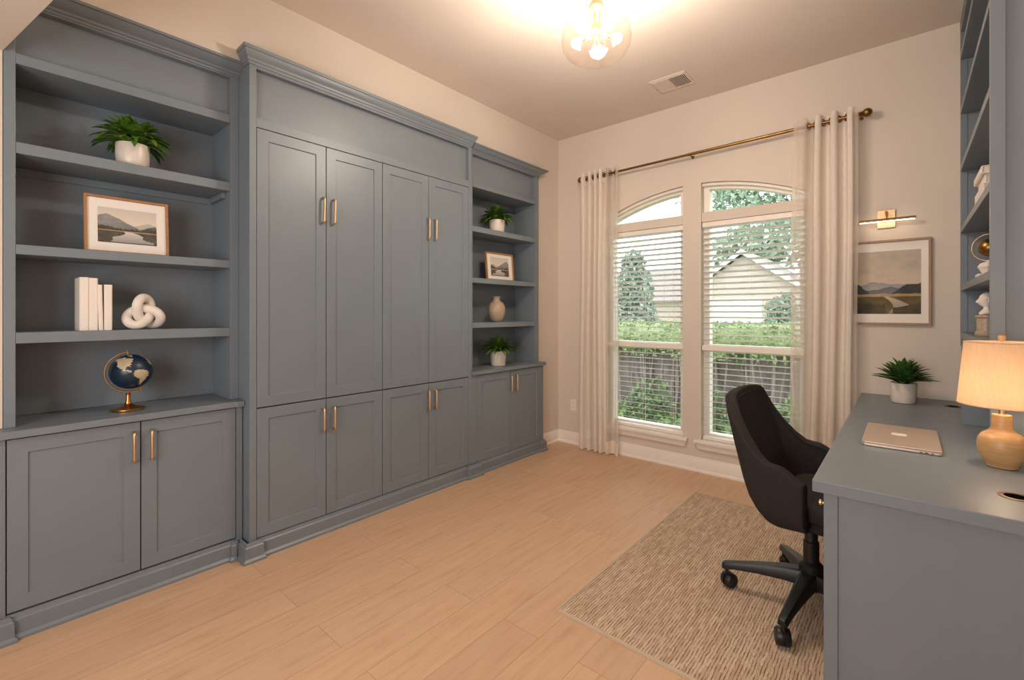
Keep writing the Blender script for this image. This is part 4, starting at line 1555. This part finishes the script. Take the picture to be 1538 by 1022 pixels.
def inside(p, poly):
    x, y = p
    c_ = False
    j = len(poly) - 1
    for i in range(len(poly)):
        xi, yi = poly[i]
        xj, yj = poly[j]
        if (yi > y) != (yj > y) and x < (xj - xi) * (y - yi) / (yj - yi) + xi:
            c_ = not c_
        j = i
    return c_


g = MB().sphere((0, 0, 0), GR, 144, 84)
ball = g.build('ball', [M['ocean'], M['land']], t, smooth=80, world=False)
for p in ball.data.polygons:
    c3 = p.center.normalized()
    lon = math.degrees(math.atan2(c3.y, c3.x))
    lat = math.degrees(math.asin(max(-1, min(1, c3.z))))
    jl = lon + 2.2 * math.sin(lat * 0.7) + 1.3 * math.sin(lat * 1.9 + lon)
    if any(inside((jl, lat), q) for q in LANDS):
        p.material_index = 1
# pole axis tilted; longitude -80 and latitude 14 look at the camera
axis = (up * math.cos(math.radians(16)) - rt * math.sin(math.radians(16)) * 1).normalized()
axis = (axis - vd * 0.10).normalized()
toc = (-vd - axis * (-vd).dot(axis)).normalized()
third = axis.cross(toc)
lon0 = math.radians(-86)
Rm = Matrix((toc, third, axis)).transposed()       # columns: direction of lon 0 facing the camera
ball.matrix_local = (Matrix.Translation(gc - t.location) @ (Rm @ Matrix.Rotation(-lon0, 3, 'Z')).to_4x4())

# vase
vp = [(0.034, 0), (0.038, 0.002), (0.058, 0.03), (0.072, 0.07), (0.077, 0.11), (0.070, 0.145), (0.052, 0.170), (0.034, 0.182), (0.030, 0.190), (0.030, 0.212), (0.036, 0.219), (0.035, 0.222), (0.027, 0.220), (0.025, 0.200), (0.0, 0.19)]
tag(MB().lathe(vp, (-2.735, 2.965, 1.2135), 40).build('vase', M['vase'], smooth=50), 'speckled taupe bottle vase on the narrow bookcase shelf', 'vase')

# ------------------------------------------------------------------ things on the desk
# laptop
t = thing('laptop', 'closed champagne aluminium laptop lying on the desk', 'laptop', (-0.02, 2.51, 0.7655))
lx0, lx1, ly0, ly1 = -0.140, 0.098, 2.318, 2.722


def rrect(x0, y0, x1, y1, r, z, n=6):
    o_ = []
    for cx, cy, a0 in ((x1 - r, y1 - r, 0), (x0 + r, y1 - r, PI / 2), (x0 + r, y0 + r, PI), (x1 - r, y0 + r, 1.5 * PI)):
        for k in range(n + 1):
            a = a0 + PI / 2 * k / n
            o_.append((cx + r * math.cos(a), cy + r * math.sin(a), z))
    return o_


z = 0.7655
for nm, za, zb_ in (('base', z + 0.001, z + 0.0115), ('lid', z + 0.0122, z + 0.0175)):
    MB().rings([rrect(lx0 + .002, ly0 + .002, lx1 - .002, ly1 - .002, .012, za), rrect(lx0, ly0, lx1, ly1, .013, za + .0015), rrect(lx0, ly0, lx1, ly1, .013, zb_ - .0012), rrect(lx0 + .0015, ly0 + .0015, lx1 - .0015, ly1 - .0015, .012, zb_)]).build(nm, M['alu'], t, smooth=30)
MB().rings([rrect(-0.052, 2.508, -0.002, 2.556, .012, z + .0175), rrect(-0.052, 2.508, -0.002, 2.556, .012, z + .0178)]).build('lid_emblem', M['alu_logo'], t)
for k, (xa, w_) in enumerate(((0.035, 0.008), (0.049, 0.010), (0.068, 0.006))):
    MB().box(xa, ly0 - 0.0002, z + 0.0035, xa + w_, ly0 + 0.0012, z + 0.0068).build('port', M['dark'], t)
for (fx, fy) in ((lx0 + .02, ly0 + .02), (lx1 - .02, ly0 + .02), (lx0 + .02, ly1 - .02), (lx1 - .02, ly1 - .02)):
    MB().lathe([(0.006, 0), (0.006, 0.0012)], (fx, fy, z - 0.0001), 12).build('rubber_foot', M['black'], t)

# table lamp
lc = (0.247, 2.305, 0.7655)
t = thing('table_lamp', 'lit table lamp with pale wood-grain gourd base and linen shade, on the desk', 'lamp', lc)
MB().lathe([(0.036, 0), (0.040, 0.002), (0.040, 0.006), (0.046, 0.016), (0.056, 0.036), (0.0615, 0.058), (0.0625, 0.076), (0.0595, 0.096), (0.050, 0.112), (0.036, 0.122), (0.029, 0.130), (0.0265, 0.142), (0.0255, 0.176), (0.0245, 0.180), (0.010, 0.181)], lc, 44).build('base', M['lampwood'], t, smooth=50)
MB().lathe([(0.0085, 0.181), (0.0085, 0.215), (0.012, 0.216), (0.012, 0.235), (0.004, 0.236)], lc, 16).build('socket', M['brass'], t, smooth=35)
MB().sphere((lc[0], lc[1], lc[2] + 0.268), 0.024, 16, 12, (1, 1, 1.25)).build('bulb', M['lampbulb'], t, smooth=80)
hp = MB()
hp.tube([(lc[0] + 0.012, lc[1], lc[2] + 0.232), (lc[0] + 0.034, lc[1], lc[2] + 0.27), (lc[0] + 0.034, lc[1], lc[2] + 0.38), (lc[0], lc[1], lc[2] + 0.432), (lc[0] - 0.034, lc[1], lc[2] + 0.38), (lc[0] - 0.034, lc[1], lc[2] + 0.27), (lc[0] - 0.012, lc[1], lc[2] + 0.232)], 0.0018, 6)
hp.build('harp', M['brass'], t, smooth=50)
n = 56
shd = MB()
shd.rings([[(lc[0] + r * math.cos(2 * PI * k / n), lc[1] + r * math.sin(2 * PI * k / n), lc[2] + z_) for k in range(n)] for r, z_ in ((0.1125, 0.212), (0.1125, 0.218), (0.0955, 0.425), (0.0955, 0.431), (0.0945, 0.431), (0.0945, 0.425), (0.1115, 0.218), (0.1115, 0.212), (0.1125, 0.212))], True, False)
shd.build('lamp_shade', M['shade'], t, smooth=40)
for r, z_ in ((0.1125, 0.213), (0.0955, 0.430)):
    MB().tube([(lc[0] + r * math.cos(2 * PI * k / n), lc[1] + r * math.sin(2 * PI * k / n), lc[2] + z_) for k in range(n)], 0.0018, 6, closed=True).build('shade_trim', M['shade'], t, smooth=60)
MB().lathe([(0.004, 0.432), (0.004, 0.437), (0.0095, 0.438), (0.0105, 0.447), (0.0095, 0.453), (0.002, 0.455)], lc, 16).build('finial', M['lampwood'], t, smooth=40)

# hutch contents
zs = 1.8005
hb = [(0.262, 3.02, 0.44, 3.385, 0.050, 'white book at the bottom of the stack in the hutch'),
      (0.264, 3.03, 0.43, 3.37, 0.050, 'cream book second from the bottom of the stack in the hutch'),
      (0.274, 3.07, 0.43, 3.33, 0.046, 'cream book second from the top of the stack in the hutch'),
      (0.260, 3.05, 0.44, 3.36, 0.037, 'thin white book topmost on the stack in the hutch')]
for x0, y0, x1, y1, hh, lab in hb:
    t = thing('book', lab, 'book', ((x0 + x1) / 2, (y0 + y1) / 2, zs), group='stacked books in the hutch')
    th = 0.004
    cv = MB()
    cv.prism([(x, y0, z_) for x, z_ in ((x1, zs), (x0 + .004, zs), (x0, zs + .004), (x0, zs + hh - .0044), (x0 + .004, zs + hh - .0004), (x1, zs + hh - .0004), (x1, zs + hh - th), (x0 + th + .002, zs + hh - th), (x0 + th + .002, zs + th), (x1, zs + th))], (0, y1 - y0, 0))
    cv.build('cover', M['book'], t, bevel=0.0008)
    MB().box(x0 + th + .0022, y0 + .004, zs + th + .0002, x1 - .004, y1 - .004, zs + hh - th - .0002).build('pages', M['paper'], t)
    zs += hh

t = thing('brass_orb', 'amber-brown orb in a thin brass ring on a white faceted stand, in the hutch', 'sculpture', (0.308, 3.28, 1.4605))
ox, oy, oz = 0.308, 3.28, 1.4605
MB().box(ox - 0.045, oy - 0.05, oz, ox + 0.05, oy + 0.06, oz + 0.030).build('stand_block', M['stone'], t, bevel=0.002)
MB().lathe([(0.026, 0.0302), (0.028, 0.034), (0.046, 0.066), (0.036, 0.082), (0.014, 0.092), (0.008, 0.096)], (ox, oy, oz), 7).build('faceted_foot', M['stone'], t)
MB().tube([(ox + 0.066 * math.cos(2 * PI * k / 40) * 0.9, oy + 0.066 * math.cos(2 * PI * k / 40) * -0.44, oz + 0.162 + 0.066 * math.sin(2 * PI * k / 40)) for k in range(40)], 0.003, 8, closed=True).build('ring', M['brass'], t, smooth=60)
MB().sphere((ox, oy, oz + 0.162), 0.044, 24, 16).build('orb', M['antique'], t, smooth=80)

t = thing('bust_sculpture', 'small cream bust sculpture on a round pedestal, on the lowest hutch shelf', 'sculpture', (0.290, 3.20, 1.1835))
bx, by, bz = 0.290, 3.20, 1.1835
MB().lathe([(0.038, 0), (0.040, 0.004), (0.040, 0.018), (0.033, 0.024), (0.034, 0.086), (0.040, 0.092), (0.040, 0.100), (0.02, 0.104)], (bx, by, bz), 28).build('pedestal', M['vase'], t, smooth=35)
rings = []
for (z_, cx, rx, ry) in ((0.104, 0.0, 0.024, 0.034), (0.112, 0.0, 0.026, 0.040), (0.122, 0.001, 0.020, 0.030), (0.132, 0.002, 0.012, 0.014), (0.142, 0.002, 0.0115, 0.013), (0.150, 0.0, 0.018, 0.017), (0.158, -0.003, 0.023, 0.019), (0.164, -0.004, 0.026, 0.020), (0.172, -0.003, 0.024, 0.021), (0.184, 0.0, 0.025, 0.022), (0.196, 0.002, 0.024, 0.021), (0.206, 0.004, 0.017, 0.015), (0.211, 0.004, 0.006, 0.006)):
    ring = []
    for k in range(24):
        a = 2 * PI * k / 24
        x, y = rx * math.cos(a), ry * math.sin(a)
        if 0.160 < z_ < 0.175 and abs(a - PI) < 0.35:
            x -= 0.007                                            # nose
        if 0.149 < z_ < 0.156 and abs(a - PI) < 0.4:
            x -= 0.004                                            # chin
        ring.append((bx + cx + x, by + y, bz + z_))
    rings.append(ring)
MB().rings(rings).build('bust', M['stone'], t, smooth=60)
hr = MB()
r2 = random.Random(5)
for k in range(46):
    a = r2.uniform(-1.9, 1.9)
    z_ = r2.uniform(0.176, 0.208) if abs(a) > 1.2 else r2.uniform(0.160, 0.208)
    hr.sphere((bx + 0.004 + 0.021 * math.cos(a), by + 0.020 * math.sin(a), bz + z_), 0.0065, 8, 6)
hr.build('curled_hair', M['stone'], t, smooth=70)

# ------------------------------------------------------------------ outside
gl = MB().box(-60, YB + 0.16, -0.5, 40, 90, -0.25)
gl.build('lawn', M['grass'])
o = bpy.data.objects['lawn']
struct(o)
o = MB().box(-60, 11, -0.249, 40, 17, -0.24).build('street_pavement', M['drive'])
struct(o)


def foliage(n, blobs, size, seed):
    r = random.Random(seed)
    f = MB()
    tot = sum(b[6] if len(b) > 6 else 1 for b in blobs)
    for b in blobs:
        cx, cy, cz, sx, sy, sz = b[:6]
        k = int(n * (b[6] if len(b) > 6 else 1) / tot)
        for _ in range(k):
            d = Vector((r.gauss(0, 1), r.gauss(0, 1), r.gauss(0, 1))).normalized()
            q = r.random() ** 0.4
            f.leaf_quad((cx + d.x * sx * q, cy + d.y * sy * q, cz + d.z * sz * q), size * r.uniform(0.6, 1.2), r)
    return f


# clipped hedge: leafy band over bare twiggy stems
t = thing('hedge', 'clipped green hedge with bare brown stems outside the windows', 'hedge', (-3.5, 7.0, -0.25))
r = random.Random(21)
core = MB()
nx = 90
rings = []
for i in range(nx + 1):
    x = -11 + 14 * i / nx
    top = 1.10 + 0.035 * math.sin(x * 3.1) + r.uniform(-.02, .02)
    rings.append([(x, 6.72 + r.uniform(-.04, .04), 0.72 + r.uniform(-.05, .03)), (x, 6.66 + r.uniform(-.04, .04), 0.9), (x, 6.72 + r.uniform(-.03, .03), top - .03), (x, 7.2, top), (x, 7.6, top - .04), (x, 7.66, 0.8), (x, 7.3, .7)])
core.rings(rings)
core.build('leaf_mass', M['hedge'], t, smooth=70)
f = MB()
for _ in range(5200):
    x = r.uniform(-9.5, 2.5)
    if r.random() < 0.5:
        c_ = (x, 6.64 + r.uniform(-.06, .05), r.uniform(0.62, 1.12))
    else:
        c_ = (x, r.uniform(6.66, 7.4), 1.11 + r.uniform(-.05, .05))
    f.leaf_quad(c_, r.uniform(.025, .05), r)
f.build('leaves', M['hedge'], t, recalc=False)
tw = MB()
for i in range(620):
    x = r.uniform(-9.5, 2.5)
    y = r.uniform(6.7, 7.3)
    x2 = x + r.uniform(-.12, .12)
    tw.tube([(x, y, -0.25), ((x + x2) / 2 + r.uniform(-.04, .04), y, 0.25), (x2, y + r.uniform(-.05, .05), 0.78)], [0.016, 0.014, 0.009], 5)
ms = MB()
rings = []
for i in range(61):
    x = -11 + 14 * i / 60
    rings.append([(x, 7.02 + r.uniform(-.06, .06), -0.25), (x, 6.98 + r.uniform(-.05, .05), 0.3), (x, 7.0 + r.uniform(-.04, .04), 0.78), (x, 7.5, 0.78), (x, 7.5, -0.25)])
ms.rings(rings)
ms.build('inner_twigs', M['twig'], t, smooth=60)
tw.build('stems', M['twig'], t, smooth=60)

for i, (x, y, h_, w_, lab) in enumerate(((-2.45, 5.3, 0.62, 0.42, 'low leafy green shrub outside the left window, at its left side'),
                                         (-1.72, 5.15, 0.66, 0.34, 'low leafy green shrub outside the left window, at its right side'),
                                         (-0.95, 5.6, 0.44, 0.40, 'low leafy green shrub outside the right window, behind the chair'))):
    t = thing('garden_shrub', lab, 'shrub', (x, y, -0.25))
    foliage(520, [(x, y, 0.05, w_, w_ * .8, h_ * .5), (x + .1, y, 0.25, w_ * .6, w_ * .6, h_ * .45)], 0.05, 40 + i).build('foliage', M['shrub'], t, recalc=False)
    st = MB()
    for k in range(5):
        a = k * 1.3
        st.tube([(x, y, -0.25), (x + .15 * math.cos(a), y + .15 * math.sin(a), 0.1), (x + .25 * math.cos(a), y + .2 * math.sin(a), 0.3)], [.012, .009, .005], 5)
    st.build('stem', M['bark'], t, smooth=60)


def tree(label, x, y, trunk_top, tr, blobs, n, size, mat, seed):
    t = thing('tree', label, 'tree', (x, y, -0.25))
    foliage(n, blobs, size, seed).build('crown', M[mat], t, recalc=False)
    tk = MB()
    tk.tube([(x, y, -0.25), (x + .05, y, trunk_top * .4), (x - .05, y + .05, trunk_top)], [tr, tr * .8, tr * .4], 10)
    tk.build('trunk', M['bark'], t, smooth=60)
    return t


tree('dense dark conifer beyond the hedge, seen through the left window', -8.5, 17.5, 3.4, .2, [(-8.5, 17.5, 1.0, .95, 1.0, 1.2, 3), (-8.5, 17.5, 2.2, .8, .8, 1.1, 2), (-8.5, 17.5, 3.1, .5, .5, .8, 1)], 5200, .13, 'conifer', 61)
tree('tall leafy shade tree spreading its branches over both windows', -1.0, 10.4, 4.2, .17,
     [(-2.9, 10.4, 4.4, 1.5, 1.2, 0.95, 3), (-1.3, 10.2, 4.6, 1.6, 1.3, 1.05, 3), (-1.9, 10.2, 3.5, 1.3, 1.0, 0.75, 1.3), (-0.4, 10.6, 3.5, 1.4, 1, 1.3, 1.6), (-4.4, 10.6, 4.9, 1.0, 1.0, .55, 0.8)], 13000, .075, 'treeleaf', 62)
tree('distant leafy tree behind the house with the gable roof', -4.5, 34, 6, .35, [(-4.5, 34, 6.0, 3.6, 2, 2.2), (-8.5, 34.5, 5.4, 2.6, 2, 1.8), (-0.5, 34, 5.6, 3, 2, 2.2)], 2400, .34, 'treeleaf', 63)
tree('rounded leafy bush-like tree beside the garage of the house opposite', -3.75, 21, 1.5, .12, [(-3.75, 21, 1.25, .7, .6, .85)], 900, .12, 'conifer', 64)

# house across the street
HY = 25.0
t = thing('house', 'pinkish brick house with a white garage door under a gable, across the street', 'house', (-6.6, HY, -0.25))
MB().box(-8.9, HY, -0.25, -3.6, HY + 7, 2.3).prism([(-8.9, HY, 2.2999), (-3.6, HY, 2.2999), (-6.25, HY, 4.15)], (0, 7, 0)).build('walls', M['brick'], t)
for sg, xa in ((-1, -9.25), (1, -3.25)):
    MB().prism([(xa, HY - .35, 2.08), (-6.25, HY - .35, 4.27), (-6.25, HY - .35, 4.42), (xa, HY - .35, 2.22)], (0, 7.6, 0)).build('roof_slope', M['roof'], t)
    MB().prism([(xa, HY - .40, 2.04), (-6.25, HY - .40, 4.20), (-6.25, HY - .40, 4.42), (xa, HY - .40, 2.26)], (0, 0.05, 0)).build('bargeboard', M['white_ext'], t)
MB().box(-8.2, HY - 0.05, -0.25, -5.4, HY - 0.001, 1.95).build('garage_door', M['white_ext'], t)
MB().box(-4.9, HY - 0.04, 0.5, -4.1, HY - 0.001, 1.7).build('window', M['white_ext'], t)
t = thing('house', 'grey-roofed low house wing left of the gabled house', 'house', (-15.5, 28, -0.25))
MB().box(-19, 28, -0.25, -9.6, 34, 2.0).build('walls', M['brick'], t)
MB().prism([(-19.4, 27.6, 1.95), (-9.2, 27.6, 1.95), (-10.6, 31, 4.3), (-18, 31, 4.3)], (0, 0.02, 0)).box(-18, 30.9, 4.2, -10.6, 31.1, 4.3).build('roof', M['roof'], t)
